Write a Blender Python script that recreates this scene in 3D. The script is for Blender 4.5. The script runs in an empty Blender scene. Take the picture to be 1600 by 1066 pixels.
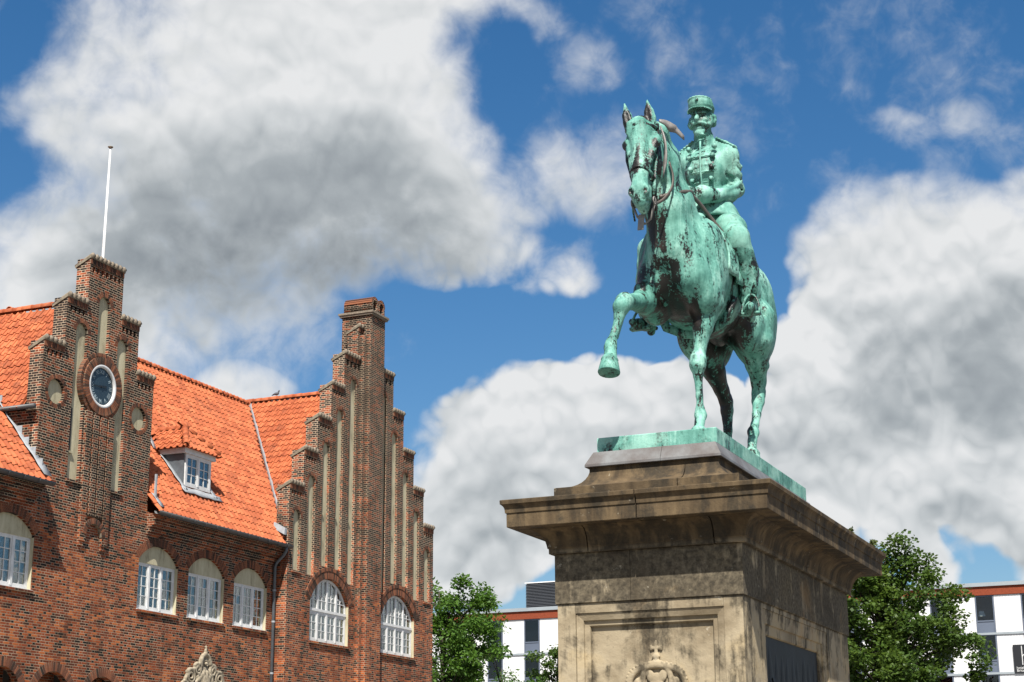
import bpy, math, random
import numpy as np
from mathutils import Matrix, Vector
random.seed(7)
rad = math.radians
scene = bpy.context.scene
COL = scene.collection

# ------------------------------------------------------------------ camera
cam_data = bpy.data.cameras.new('camera')
cam = bpy.data.objects.new('camera', cam_data)
COL.objects.link(cam)
scene.camera = cam
cam_data.sensor_width = 36.0
cam_data.lens = 59.22
cam_data.clip_end = 3000.0
CR = ((0.91746869, 0.39777207, -0.00534645), (0.11135577, -0.24389528, 0.96338724), (-0.38190457, 0.88447299, 0.2680605))
m = Matrix(((CR[0][0], CR[1][0], -CR[2][0], 0), (CR[0][1], CR[1][1], -CR[2][1], 0), (CR[0][2], CR[1][2], -CR[2][2], 1.6), (0, 0, 0, 1)))
cam.matrix_world = m

# ------------------------------------------------------------------ light and sky
SUN = Vector((0.23269, -0.55598, 0.79796)).normalized()
sun_data = bpy.data.lights.new('sun', 'SUN')
sun = bpy.data.objects.new('sun', sun_data)
COL.objects.link(sun)
sun.rotation_euler = (-SUN).to_track_quat('-Z', 'Y').to_euler()
sun_data.energy = 5.0
sun_data.angle = rad(0.53)
sun_data.color = (1.0, 0.955, 0.88)

vs = scene.view_settings
vs.view_transform = 'Standard'
vs.look = 'None'
vs.exposure = 0.9
vs.gamma = 1.0
vs.use_curve_mapping = False
scene.cycles.max_bounces = 5
scene.cycles.diffuse_bounces = 2
scene.cycles.transparent_max_bounces = 12
scene.cycles.use_denoising = True


class G:
    """small helper for building node trees"""
    def __init__(s, nt):
        s.nt = nt

    def n(s, t, **k):
        x = s.nt.nodes.new(t)
        for a, b in k.items():
            setattr(x, a, b)
        return x

    def put(s, sock, v):
        if isinstance(v, bpy.types.NodeSocket):
            s.nt.links.new(v, sock)
        elif v is not None:
            if isinstance(v, (tuple, list)) and len(v) == 3 and sock.type == 'RGBA':
                v = (*v, 1)
            sock.default_value = v

    def math(s, op, a, b=None, c=None, clamp=False):
        x = s.n('ShaderNodeMath', operation=op, use_clamp=clamp)
        for i, v in enumerate((a, b, c)):
            if v is not None:
                s.put(x.inputs[i], v)
        return x.outputs[0]

    def vmath(s, op, a, b=None, out=0):
        x = s.n('ShaderNodeVectorMath', operation=op)
        s.put(x.inputs[0], a)
        if b is not None:
            s.put(x.inputs[3 if op == 'SCALE' else 1], b)
        return x.outputs[out]

    def mix(s, f, a, b, mode='MIX'):
        x = s.n('ShaderNodeMix', data_type='RGBA', blend_type=mode)
        s.put(x.inputs[0], f)
        s.put(x.inputs[6], a)
        s.put(x.inputs[7], b)
        return x.outputs[2]

    def mixf(s, f, a, b):
        x = s.n('ShaderNodeMix', data_type='FLOAT')
        s.put(x.inputs[0], f)
        s.put(x.inputs[2], a)
        s.put(x.inputs[3], b)
        return x.outputs[0]

    def noise(s, v, scale, detail=4, rough=.55, dist=0., out=0, lac=2.):
        x = s.n('ShaderNodeTexNoise')
        s.put(x.inputs['Vector'], v)
        s.put(x.inputs['Scale'], scale)
        x.inputs['Detail'].default_value = detail
        x.inputs['Roughness'].default_value = rough
        x.inputs['Lacunarity'].default_value = lac
        x.inputs['Distortion'].default_value = dist
        return x.outputs[out]

    def ramp(s, f, stops, interp='LINEAR'):
        x = s.n('ShaderNodeValToRGB')
        e = x.color_ramp
        e.interpolation = interp
        while len(e.elements) > 1:
            e.elements.remove(e.elements[-1])
        for i, (p, c) in enumerate(stops):
            el = e.elements[0] if i == 0 else e.elements.new(p)
            el.position = p
            el.color = (*c, 1) if len(c) == 3 else c
        s.put(x.inputs[0], f)
        return x.outputs[0]

    def step(s, f, lo, hi):
        x = s.n('ShaderNodeMapRange', interpolation_type='SMOOTHSTEP')
        s.put(x.inputs[0], f)
        s.put(x.inputs[1], lo)
        s.put(x.inputs[2], hi)
        return x.outputs[0]

    def xyz(s, v):
        x = s.n('ShaderNodeSeparateXYZ')
        s.put(x.inputs[0], v)
        return x.outputs

    def comb(s, a, b, c):
        x = s.n('ShaderNodeCombineXYZ')
        for i, v in enumerate((a, b, c)):
            s.put(x.inputs[i], v)
        return x.outputs[0]


def build_world():
    w = bpy.data.worlds.new('World')
    scene.world = w
    w.use_nodes = True
    nt = w.node_tree
    nt.nodes.clear()
    g = G(nt)
    sky = g.n('ShaderNodeTexSky', sky_type='NISHITA')
    sky.sun_disc = False
    sky.sun_elevation = math.asin(SUN.z)
    sky.sun_rotation = math.atan2(SUN.x, SUN.y)
    sky.air_density = 1.0
    sky.dust_density = 1.3
    sky.ozone_density = 2.2
    hs = g.n('ShaderNodeHueSaturation')
    g.put(hs.inputs['Color'], sky.outputs[0])
    hs.inputs['Saturation'].default_value = 1.36
    hs.inputs['Value'].default_value = 1.0
    tc = g.n('ShaderNodeTexCoord')
    d = g.vmath('NORMALIZE', tc.outputs['Generated'])
    X, Y, Z = g.xyz(d)
    az = g.math('MULTIPLY', g.math('ARCTAN2', X, Y), 57.29578)
    el = g.math('MULTIPLY', g.math('ARCSINE', Z), 57.29578)
    ae = g.comb(az, el, 0.)
    # warp the cloud outlines with noise so that they billow
    wn = g.n('ShaderNodeTexNoise')
    g.put(wn.inputs['Vector'], d)
    wn.inputs['Scale'].default_value = 9.0
    wn.inputs['Detail'].default_value = 3
    wv = g.vmath('SCALE', g.vmath('SUBTRACT', wn.outputs['Color'], (.5, .5, .5)), 5.0)
    aew = g.vmath('ADD', ae, wv)
    CL = [(-31.98, 24.27, 9.39, 5.17, 1.0), (-29.05, 26.11, 6.4, 3.11, 0.7), (-28.87, 20.55, 6.93, 3.63, 0.65), (-34.06, 19.69, 7.5, 3.81, 0.7), (-40.23, 22.99, 1.96, 1.84, 0.35), (-40.19, 16.95, 5.58, 3.12, 0.85), (-35.63, 15.98, 5.74, 4.03, 0.6), (-25.6, 19.8, 3.23, 2.6, 0.62), (-22.6, 18.0, 3.19, 1.6, 0.36), (-20.4, 21.86, 3.01, 2.35, 0.5), (-20.2, 25.69, 1.66, 1.26, 0.3), (-32.7, 13.96, 1.98, 1.29, 0.8), (-23.2, 27.0, 3.0, 1.1, 0.45), (-22.71, 12.13, 4.21, 3.04, 1.0), (-19.35, 13.17, 3.76, 2.39, 0.9), (-24.27, 9.76, 4.39, 2.81, 0.75), (-17.55, 13.99, 1.55, 1.73, 0.6), (-16.76, 11.38, 5.6, 2.8, 0.8), (-9.48, 17.02, 4.83, 3.58, 1.1), (-6.72, 13.2, 4.63, 4.2, 0.95), (-13.18, 13.39, 3.22, 3.64, 0.85), (-10.35, 10.7, 7.29, 4.02, 0.9), (-5.4, 19.2, 1.4, 1.3, 0.45), (-7.1, 22.27, 1.9, 1.0, 0.26), (-9.33, 21.97, 1.31, 0.83, 0.3), (-6.37, 8.83, 5.06, 2.68, 0.8), (-9.32, 7.52, 1.22, 1.04, 0.6), (-25.57, 7.62, 3.48, 1.28, 0.4)]
    CN = [(-7.58, 7.55, 1.4, 0.93, 0.9), (-8.17, 11.85, 0.93, 0.84, 0.7), (-7.28, 11.38, 0.82, 0.73, 0.5), (-40.38, 24.83, 2.42, 2.22, 0.7), (-23.9, 25.0, 2.1, 2.1, 0.8), (-27.02, 20.16, 1.38, 0.86, 0.25), (-33.85, 15.21, 1.32, 0.86, 0.25), (-40.46, 20.48, 1.72, 1.24, 0.5)]
    CG = [(-31.5, 19.4, 9.2, 3.8, .95), (-34.63, 17.2, 5.59, 2.34, 0.5), (-8.0, 14.0, 5.31, 2.73, .85), (-12.41, 11.65, 4.21, 2.34, 0.4), (-6.4, 12.61, 2.43, 2.29, 0.3), (-24.27, 9.76, 3.73, 2.38, 0.5), (-20.06, 11.23, 2.64, 1.73, 0.3), (-26.99, 17.99, 4.57, 1.95, 0.5), (-7.21, 8.46, 2.39, 1.24, 0.4)]

    def field(blobs, v):
        tot = None
        for a, e, ra, re, wt in blobs:
            x = g.n('ShaderNodeVectorMath', operation='MULTIPLY_ADD')
            g.put(x.inputs[0], v)
            g.put(x.inputs[1], (1 / ra, 1 / re, 0))
            g.put(x.inputs[2], (-a / ra, -e / re, 0))
            r2 = g.vmath('DOT_PRODUCT', x.outputs[0], x.outputs[0], out=1)
            t = g.math('SUBTRACT', 1.0, r2, clamp=True)
            tot = g.math('MULTIPLY', t, wt) if tot is None else g.math('MULTIPLY_ADD', t, wt, tot)
        return tot
    cover = g.math('MINIMUM', field(CL, aew), 1.15)
    holes = field(CN, aew)
    grey = g.math('MINIMUM', field(CG, aew), 1.2)
    # outside the part in view the sky goes on as broken cumulus of the same size
    az0 = g.math('DIVIDE', g.math('ADD', az, 23.4), 22.0)
    el0 = g.math('DIVIDE', g.math('SUBTRACT', el, 16.0), 15.0)
    rr = g.math('ADD', g.math('POWER', g.math('ABSOLUTE', az0), 4.0), g.math('POWER', g.math('ABSOLUTE', el0), 4.0))
    outside = g.step(rr, 0.7, 1.6)
    big = g.noise(d, 3.2, 3, .5)
    far = g.math('MULTIPLY', g.step(big, .50, .66), 1.0)
    cover = g.mixf(outside, cover, far)
    holes = g.math('MULTIPLY', holes, g.math('SUBTRACT', 1.0, outside))
    grey = g.mixf(outside, grey, g.math('MULTIPLY', g.step(big, .55, .72), .8))
    fine = g.noise(d, 13.0, 6, .58, .3)
    wisp = g.noise(d, 48.0, 4, .62, .4)

    def billow(v):
        """rounded heads with creases between them, at three sizes"""
        h = None
        for sc, wt in ((17., .5), (39., .32), (88., .18)):
            n = g.noise(v, sc, 0, .5)
            a = g.math('ABSOLUTE', g.math('MULTIPLY_ADD', n, 2.0, -1.0))
            h = g.math('MULTIPLY', a, wt) if h is None else g.math('MULTIPLY_ADD', a, wt, h)
        return h
    dw = g.vmath('ADD', d, g.vmath('SCALE', wv, .0006))
    puff = g.math('SUBTRACT', billow(dw), .2)
    puff_up = g.math('SUBTRACT', billow(g.vmath('ADD', dw, (.0, -.002, .0085))), .2)
    # crisp cumulus heads stand low, torn stratocumulus higher up
    low = g.math('MULTIPLY', g.step(el, 20.5, 16.5), g.step(az, -29., -25.))
    dens = g.math('ADD', g.math('SUBTRACT', cover, holes), g.math('MULTIPLY', g.math('SUBTRACT', fine, .5), g.mixf(low, 1.9, 1.0)))
    dens = g.math('ADD', dens, g.math('MULTIPLY', g.math('SUBTRACT', wisp, .5), g.mixf(low, .9, .3)))
    dens = g.math('ADD', dens, g.math('MULTIPLY', puff, g.mixf(low, .3, 1.1)))
    dens = g.math('SUBTRACT', dens, g.math('MULTIPLY', g.step(cover, .38, .0), g.mixf(low, .24, .4)))
    mask = g.step(dens, g.mixf(low, -.34, .08), g.mixf(low, 1.0, .46))
    thick = g.step(dens, .35, 1.35)
    rel = g.math('MULTIPLY', g.math('SUBTRACT', puff, puff_up), g.mixf(low, .5, .85))
    gm = g.math('MULTIPLY', grey, g.math('ADD', .40, g.math('MULTIPLY', thick, .4)))
    gm = g.math('ADD', gm, g.math('MULTIPLY', g.math('SUBTRACT', fine, .5), .6))
    gm = g.math('SUBTRACT', gm, g.math('MULTIPLY', puff, g.mixf(low, .25, .45)))
    gm = g.math('ADD', gm, g.mixf(low, .04, .10))
    sh = g.math('SUBTRACT', gm, rel, clamp=True)
    ccol = g.ramp(sh, [(0., (.93, .94, .945)), (.25, (.74, .77, .785)), (.6, (.47, .51, .535)), (1., (.30, .335, .365))])
    bg1 = g.n('ShaderNodeBackground')
    g.put(bg1.inputs[0], hs.outputs[0])
    bg1.inputs[1].default_value = SKY_STRENGTH
    bg2 = g.n('ShaderNodeBackground')
    g.put(bg2.inputs[0], ccol)
    bg2.inputs[1].default_value = 0.47
    mx = g.n('ShaderNodeMixShader')
    g.put(mx.inputs[0], g.math('MULTIPLY', mask, .98))
    nt.links.new(bg1.outputs[0], mx.inputs[1])
    nt.links.new(bg2.outputs[0], mx.inputs[2])
    o = g.n('ShaderNodeOutputWorld')
    nt.links.new(mx.outputs[0], o.inputs[0])
    w.cycles.sampling_method = 'MANUAL'
    w.cycles.sample_map_resolution = 512


SKY_STRENGTH = 0.062
build_world()

# ------------------------------------------------------------------ object helpers


def tag(o, label=None, cat=None, group=None, kind=None):
    if label:
        o['label'] = label
    if cat:
        o['category'] = cat
    if group:
        o['group'] = group
    if kind:
        o['kind'] = kind
    return o


def thing(name, loc, label, cat, group=None):
    o = bpy.data.objects.new(name, None)
    o.empty_display_size = .3
    COL.objects.link(o)
    o.location = loc
    return tag(o, label, cat, group)


def adopt(o, parent):
    if parent is not None:
        o.parent = parent
        if parent.type == 'EMPTY':
            o.matrix_parent_inverse = Matrix.Translation(-Vector(parent.location))


def obj(name, me, mat=None, parent=None, smooth=False):
    o = bpy.data.objects.new(name, me)
    COL.objects.link(o)
    if mat is not None and not me.materials:
        me.materials.append(mat)
    if smooth:
        me.polygons.foreach_set('use_smooth', [True] * len(me.polygons))
    adopt(o, parent)
    return o


def mesh_np(name, V, Q, smooth=False):
    """mesh from numpy vertices and equal-sized faces"""
    V = np.asarray(V, np.float32)
    Q = np.asarray(Q, np.int32)
    me = bpy.data.meshes.new(name)
    k = Q.shape[1]
    me.vertices.add(len(V))
    me.vertices.foreach_set('co', V.ravel())
    me.loops.add(Q.size)
    me.loops.foreach_set('vertex_index', Q.ravel())
    me.polygons.add(len(Q))
    me.polygons.foreach_set('loop_start', np.arange(0, Q.size, k, dtype=np.int32))
    try:
        me.polygons.foreach_set('loop_total', np.full(len(Q), k, np.int32))
    except Exception:
        pass
    if smooth:
        me.polygons.foreach_set('use_smooth', np.ones(len(Q), bool))
    me.update(calc_edges=True)
    me.validate()
    return me


class MB:
    def __init__(s):
        s.v = []
        s.f = []

    def add(s, vs, fs):
        b = len(s.v)
        s.v += [tuple(p) for p in vs]
        s.f += [tuple(b + i for i in q) for q in fs]
        return s

    def box(s, x0, x1, y0, y1, z0, z1):
        if x0 > x1:
            x0, x1 = x1, x0
        if y0 > y1:
            y0, y1 = y1, y0
        return s.add([(x0, y0, z0), (x1, y0, z0), (x1, y1, z0), (x0, y1, z0), (x0, y0, z1), (x1, y0, z1), (x1, y1, z1), (x0, y1, z1)],
                     [(0, 3, 2, 1), (4, 5, 6, 7), (0, 1, 5, 4), (1, 2, 6, 5), (2, 3, 7, 6), (3, 0, 4, 7)])

    def obox(s, c, ax, ay, az):
        """oriented box: centre and three half-axis vectors"""
        c, ax, ay, az = Vector(c), Vector(ax), Vector(ay), Vector(az)
        P = [c + sx * ax + sy * ay + sz * az for sz in (-1, 1) for sx, sy in ((-1, -1), (1, -1), (1, 1), (-1, 1))]
        return s.add(P, [(0, 3, 2, 1), (4, 5, 6, 7), (0, 1, 5, 4), (1, 2, 6, 5), (2, 3, 7, 6), (3, 0, 4, 7)])

    def tube(s, pts, r, n=8, cap=True, flat=None):
        pts = [Vector(p) for p in pts]
        rs = r if isinstance(r, (list, tuple)) else [r] * len(pts)
        rings = []
        ref = None
        for i, p in enumerate(pts):
            t = (pts[min(i + 1, len(pts) - 1)] - pts[max(i - 1, 0)]).normalized()
            if ref is None:
                ref = Vector((0, 0, 1)) if abs(t.z) < .9 else Vector((1, 0, 0))
            a = t.cross(ref).normalized()
            b = a.cross(t).normalized()
            ref = b
            fl = flat or 1.0
            rings.append([p + (a * math.cos(k * 2 * math.pi / n) + b * fl * math.sin(k * 2 * math.pi / n)) * rs[i] for k in range(n)])
        V = [q for R_ in rings for q in R_]
        F = []
        for i in range(len(rings) - 1):
            for k in range(n):
                F.append((i * n + k, i * n + (k + 1) % n, (i + 1) * n + (k + 1) % n, (i + 1) * n + k))
        if cap:
            F.append(tuple(reversed(range(n))))
            F.append(tuple((len(rings) - 1) * n + k for k in range(n)))
        return s.add(V, F)

    def lathe(s, c, prof, n=16, ax=2):
        """prof: list of (radius, height) around the axis through c"""
        c = Vector(c)
        V = []
        for r_, h in prof:
            for k in range(n):
                a = 2 * math.pi * k / n
                q = [r_ * math.cos(a), r_ * math.sin(a)]
                q = (q[0], q[1], h) if ax == 2 else ((h, q[0], q[1]) if ax == 0 else (q[1], h, q[0]))
                V.append(c + Vector(q))
        F = []
        for i in range(len(prof) - 1):
            for k in range(n):
                F.append((i * n + k, i * n + (k + 1) % n, (i + 1) * n + (k + 1) % n, (i + 1) * n + k))
        F.append(tuple(reversed(range(n))))
        F.append(tuple((len(prof) - 1) * n + k for k in range(n)))
        return s.add(V, F)

    def mesh(s, name):
        me = bpy.data.meshes.new(name)
        me.from_pydata([tuple(p) for p in s.v], [], s.f)
        me.update()
        return me

    def obj(s, name, mat, parent=None, smooth=False):
        return obj(name, s.mesh(name), mat, parent, smooth)


def plate(name, outline, holes, x_front, thick, mat, parent=None):
    """a wall slab in the (y, z) plane with real openings, front face at x_front"""
    cu = bpy.data.curves.new(name, 'CURVE')
    cu.dimensions = '2D'
    cu.fill_mode = 'BOTH'
    cu.extrude = thick / 2
    for poly in [outline] + list(holes):
        sp = cu.splines.new('POLY')
        sp.points.add(len(poly) - 1)
        for p, q in zip(sp.points, poly):
            p.co = (q[0], q[1], 0, 1)
        sp.use_cyclic_u = True
    tmp = bpy.data.objects.new(name + '_tmp', cu)
    COL.objects.link(tmp)
    dg = bpy.context.evaluated_depsgraph_get()
    dg.update()
    me = bpy.data.meshes.new_from_object(tmp.evaluated_get(dg))
    bpy.data.objects.remove(tmp)
    bpy.data.curves.remove(cu)
    me.name = name
    me.transform(Matrix(((0, 0, 1, x_front - thick / 2), (1, 0, 0, 0), (0, 1, 0, 0), (0, 0, 0, 1))))
    me.materials.clear()
    return obj(name, me, mat, parent)


def rect(y0, y1, z0, z1):
    return [(y0, z0), (y1, z0), (y1, z1), (y0, z1)]


def arched(y0, y1, z0, zs, rise=None, n=10):
    """opening with a round or segmental head: jambs to zs, crown at zs + rise"""
    w = (y1 - y0) / 2
    rise = w if rise is None else rise
    R_ = (w * w + rise * rise) / (2 * rise)
    cz = zs + rise - R_
    a0 = math.asin(min(1, w / R_))
    if rise > w:
        a0 = math.pi - a0
    yc = (y0 + y1) / 2
    arc = [(yc + R_ * math.sin(a0 - 2 * a0 * i / n), cz + R_ * math.cos(a0 - 2 * a0 * i / n)) for i in range(n + 1)]
    return [(y0, z0), (y1, z0)] + arc


def circle(y, z, r, n=28):
    return [(y + r * math.cos(2 * math.pi * i / n), z + r * math.sin(2 * math.pi * i / n)) for i in range(n)]


# ------------------------------------------------------------------ materials


def new_mat(name, rough=.8, spec=.3):
    mt = bpy.data.materials.new(name)
    mt.use_nodes = True
    nt = mt.node_tree
    b = nt.nodes['Principled BSDF']
    b.inputs['Roughness'].default_value = rough
    b.inputs['Specular IOR Level'].default_value = spec
    return mt, G(nt), b


def pos(g):
    return g.n('ShaderNodeNewGeometry').outputs['Position']


def bump(g, b, h, strength=.4, dist=.02):
    x = g.n('ShaderNodeBump')
    x.inputs['Strength'].default_value = strength
    x.inputs['Distance'].default_value = dist
    g.put(x.inputs['Height'], h)
    g.put(b.inputs['Normal'], x.outputs[0])


def plain(name, c, rough=.7, spec=.3, var=.25, scale=3., metal=0., c2=None):
    mt, g, b = new_mat(name, rough, spec)
    P = pos(g)
    n = g.noise(P, scale, 6, .6)
    lo = tuple(x * (1 - var) for x in c) if c2 is None else c2
    hi = tuple(min(1, x * (1 + var * .6)) for x in c)
    g.put(b.inputs['Base Color'], g.ramp(n, [(.28, lo), (.72, hi)]))
    b.inputs['Metallic'].default_value = metal
    bump(g, b, g.noise(P, scale * 8, 4), .15, .01)
    return mt


def brick_nodes(g, dark_by_height=True):
    geo = g.n('ShaderNodeNewGeometry')
    P = geo.outputs['Position']
    x, y, z = g.xyz(P)
    nx, ny, nz = g.xyz(geo.outputs['True Normal'])
    sideways = g.math('GREATER_THAN', g.math('ABSOLUTE', nx), .6)
    u = g.mixf(sideways, x, y)
    H = .0715
    zr = g.math('DIVIDE', z, H)
    row = g.math('FLOOR', zr)
    fv = g.math('SUBTRACT', zr, row)
    uu = g.math('DIVIDE', g.math('ADD', g.math('ADD', u, 200.), g.math('MULTIPLY', row, .185)), .37)
    cell = g.math('FLOOR', uu)
    t = g.math('MULTIPLY', g.math('SUBTRACT', uu, cell), .37)
    hd = g.math('GREATER_THAN', t, .25)
    e1 = g.math('SUBTRACT', t, g.math('MULTIPLY', hd, .25))
    ln = g.math('SUBTRACT', .25, g.math('MULTIPLY', hd, .13))
    de = g.math('MINIMUM', e1, g.math('SUBTRACT', ln, e1))
    dv = g.math('MULTIPLY', g.math('MINIMUM', fv, g.math('SUBTRACT', 1., fv)), H)
    dj = g.math('MINIMUM', de, dv)
    idx = hd
    wn = g.n('ShaderNodeTexWhiteNoise', noise_dimensions='3D')
    g.put(wn.inputs['Vector'], g.comb(cell, row, idx))
    rnd = wn.outputs['Value']
    return P, z, dj, rnd, hd


def make_brick(name, lift=0.):
    mt, g, b = new_mat(name, .88, .25)
    P, z, dj, rnd, hd = brick_nodes(g)
    big = g.noise(P, .55, 5, .62)
    med = g.noise(g.vmath('MULTIPLY', P, (1., 1., 2.2)), 1.5, 3, .6)
    # soot-fired bricks are commoner high on the gables, redder ones lower down
    hi = g.step(z, 8.4, 11.5)
    v = g.math('ADD', rnd, g.math('MULTIPLY', g.math('SUBTRACT', big, .5), 1.5))
    v = g.math('ADD', v, g.math('MULTIPLY', g.math('SUBTRACT', med, .5), .7))
    v = g.math('SUBTRACT', v, g.math('MULTIPLY', hi, .48))
    v = g.math('SUBTRACT', v, g.math('MULTIPLY', hd, .12))
    v = g.math('ADD', v, lift)
    col = g.ramp(v, [(0., (.012, .008, .006)), (.08, (.024, .012, .008)), (.14, (.065, .021, .010)), (.35, (.138, .032, .012)), (.6, (.215, .047, .015)), (.82, (.29, .070, .020)), (1., (.40, .115, .032))])
    fine = g.noise(P, 55., 3, .6)
    col = g.mix(.5, col, g.mix(1., col, g.ramp(fine, [(.3, (.55, .55, .55)), (.7, (1.25, 1.2, 1.15))]), 'MULTIPLY'))
    mort = g.ramp(g.math('ADD', g.noise(P, 1.3, 4), g.math('MULTIPLY', hi, .12)), [(.3, (.155, .10, .06)), (.7, (.41, .32, .225))])
    jm = g.step(dj, .0082, .0045)
    wall_col = g.mix(jm, col, mort)
    # rain runs and old soot on the wall face
    run = g.noise(g.vmath('MULTIPLY', P, (1.6, 1.6, .16)), 1.5, 5, .6, .3)
    wall_col = g.mix(g.math('MULTIPLY', g.step(run, .55, .72), .5), wall_col, (.035, .022, .016))
    g.put(b.inputs['Base Color'], wall_col)
    h = g.math('ADD', g.math('MULTIPLY', g.step(dj, .004, .010), 1.), g.math('MULTIPLY', fine, .3))
    bump(g, b, h, .55, .012)
    return mt


def make_brick_unit():
    """single laid bricks of arches and teeth: colour per brick from a stored random value"""
    mt, g, b = new_mat('brick_unit', .88, .25)
    at = g.n('ShaderNodeAttribute', attribute_name='tint')
    P = pos(g)
    v = g.math('ADD', at.outputs['Fac'], g.math('MULTIPLY', g.math('SUBTRACT', g.noise(P, 30., 3), .5), .25))
    g.put(b.inputs['Base Color'], g.ramp(v, [(0., (.03, .02, .014)), (.3, (.082, .036, .022)), (.65, (.145, .055, .029)), (1., (.225, .085, .042))]))
    bump(g, b, g.noise(P, 60., 3), .3, .01)
    return mt


def make_tile():
    mt, g, b = new_mat('roof_tile', .75, .3)
    P = pos(g)
    vo = g.n('ShaderNodeTexVoronoi')
    g.put(vo.inputs['Vector'], P)
    vo.inputs['Scale'].default_value = 3.4
    r, gg, bb = g.xyz(vo.outputs['Color'])
    n = g.noise(P, .6, 4)
    v = g.math('ADD', g.math('MULTIPLY', r, .62), g.math('MULTIPLY', n, .5))
    col = g.ramp(v, [(.12, (.215, .050, .017)), (.5, (.325, .080, .027)), (.88, (.425, .122, .046))])
    st = g.noise(P, 14., 5, .65)
    col = g.mix(g.math('MULTIPLY', g.step(st, .55, .72), .55), col, (.11, .04, .022))
    soot = g.noise(g.vmath('MULTIPLY', P, (1., 1., .5)), 1.1, 6, .65, .4)
    col = g.mix(g.math('MULTIPLY', g.step(soot, .52, .74), .35), col, (.15, .06, .03))
    moss = g.step(g.noise(P, 3.1, 6, .7), .62, .72)
    col = g.mix(g.math('MULTIPLY', moss, .35), col, (.16, .13, .06))
    g.put(b.inputs['Base Color'], col)
    bump(g, b, st, .2, .01)
    return mt


def make_stone():
    mt, g, b = new_mat('sandstone', .9, .2)
    P = pos(g)
    x, y, z = g.xyz(P)
    # streaks run down the stone: noise squeezed in height
    sv = g.vmath('MULTIPLY', P, (3.2, 3.2, .55))
    streak = g.noise(g.vmath('ADD', sv, (2.3, 1.1, 0.)), 1.6, 5, .6, .3)
    blotch = g.noise(g.vmath('ADD', P, (1.7, .4, .9)), 3.1, 8, .68, .5)
    fine = g.noise(P, 28., 5, .6)
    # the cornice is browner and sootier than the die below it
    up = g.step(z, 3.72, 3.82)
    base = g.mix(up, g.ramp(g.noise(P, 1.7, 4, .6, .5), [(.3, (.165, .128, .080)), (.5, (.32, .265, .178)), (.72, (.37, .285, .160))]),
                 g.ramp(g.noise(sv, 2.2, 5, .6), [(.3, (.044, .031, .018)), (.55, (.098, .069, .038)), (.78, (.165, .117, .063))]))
    soot = g.math('ADD', g.math('MULTIPLY', blotch, .6), g.math('MULTIPLY', streak, .7))
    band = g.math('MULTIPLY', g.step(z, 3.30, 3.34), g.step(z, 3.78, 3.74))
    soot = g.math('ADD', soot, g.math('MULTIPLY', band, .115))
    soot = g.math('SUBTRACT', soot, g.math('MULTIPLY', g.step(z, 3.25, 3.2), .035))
    sm = g.math('MULTIPLY', g.step(soot, .59, .73), g.math('ADD', .78, g.math('MULTIPLY', g.math('SUBTRACT', fine, .5), .9)))
    col = g.mix(sm, base, (.026, .022, .016))
    rust = g.step(g.noise(P, 1.1, 5, .6, .8), .58, .72)
    col = g.mix(g.math('MULTIPLY', rust, .35), col, (.33, .19, .065))
    lich = g.step(g.noise(P, 9., 6, .7), .64, .72)
    col = g.mix(g.math('MULTIPLY', lich, .5), col, (.46, .42, .33))
    speck = g.step(fine, .66, .74)
    col = g.mix(g.math('MULTIPLY', speck, .4), col, (.08, .07, .05))
    g.put(b.inputs['Base Color'], col)
    bump(g, b, g.math('ADD', g.math('MULTIPLY', fine, .6), g.math('MULTIPLY', blotch, .8)), .5, .015)
    return mt


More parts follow.
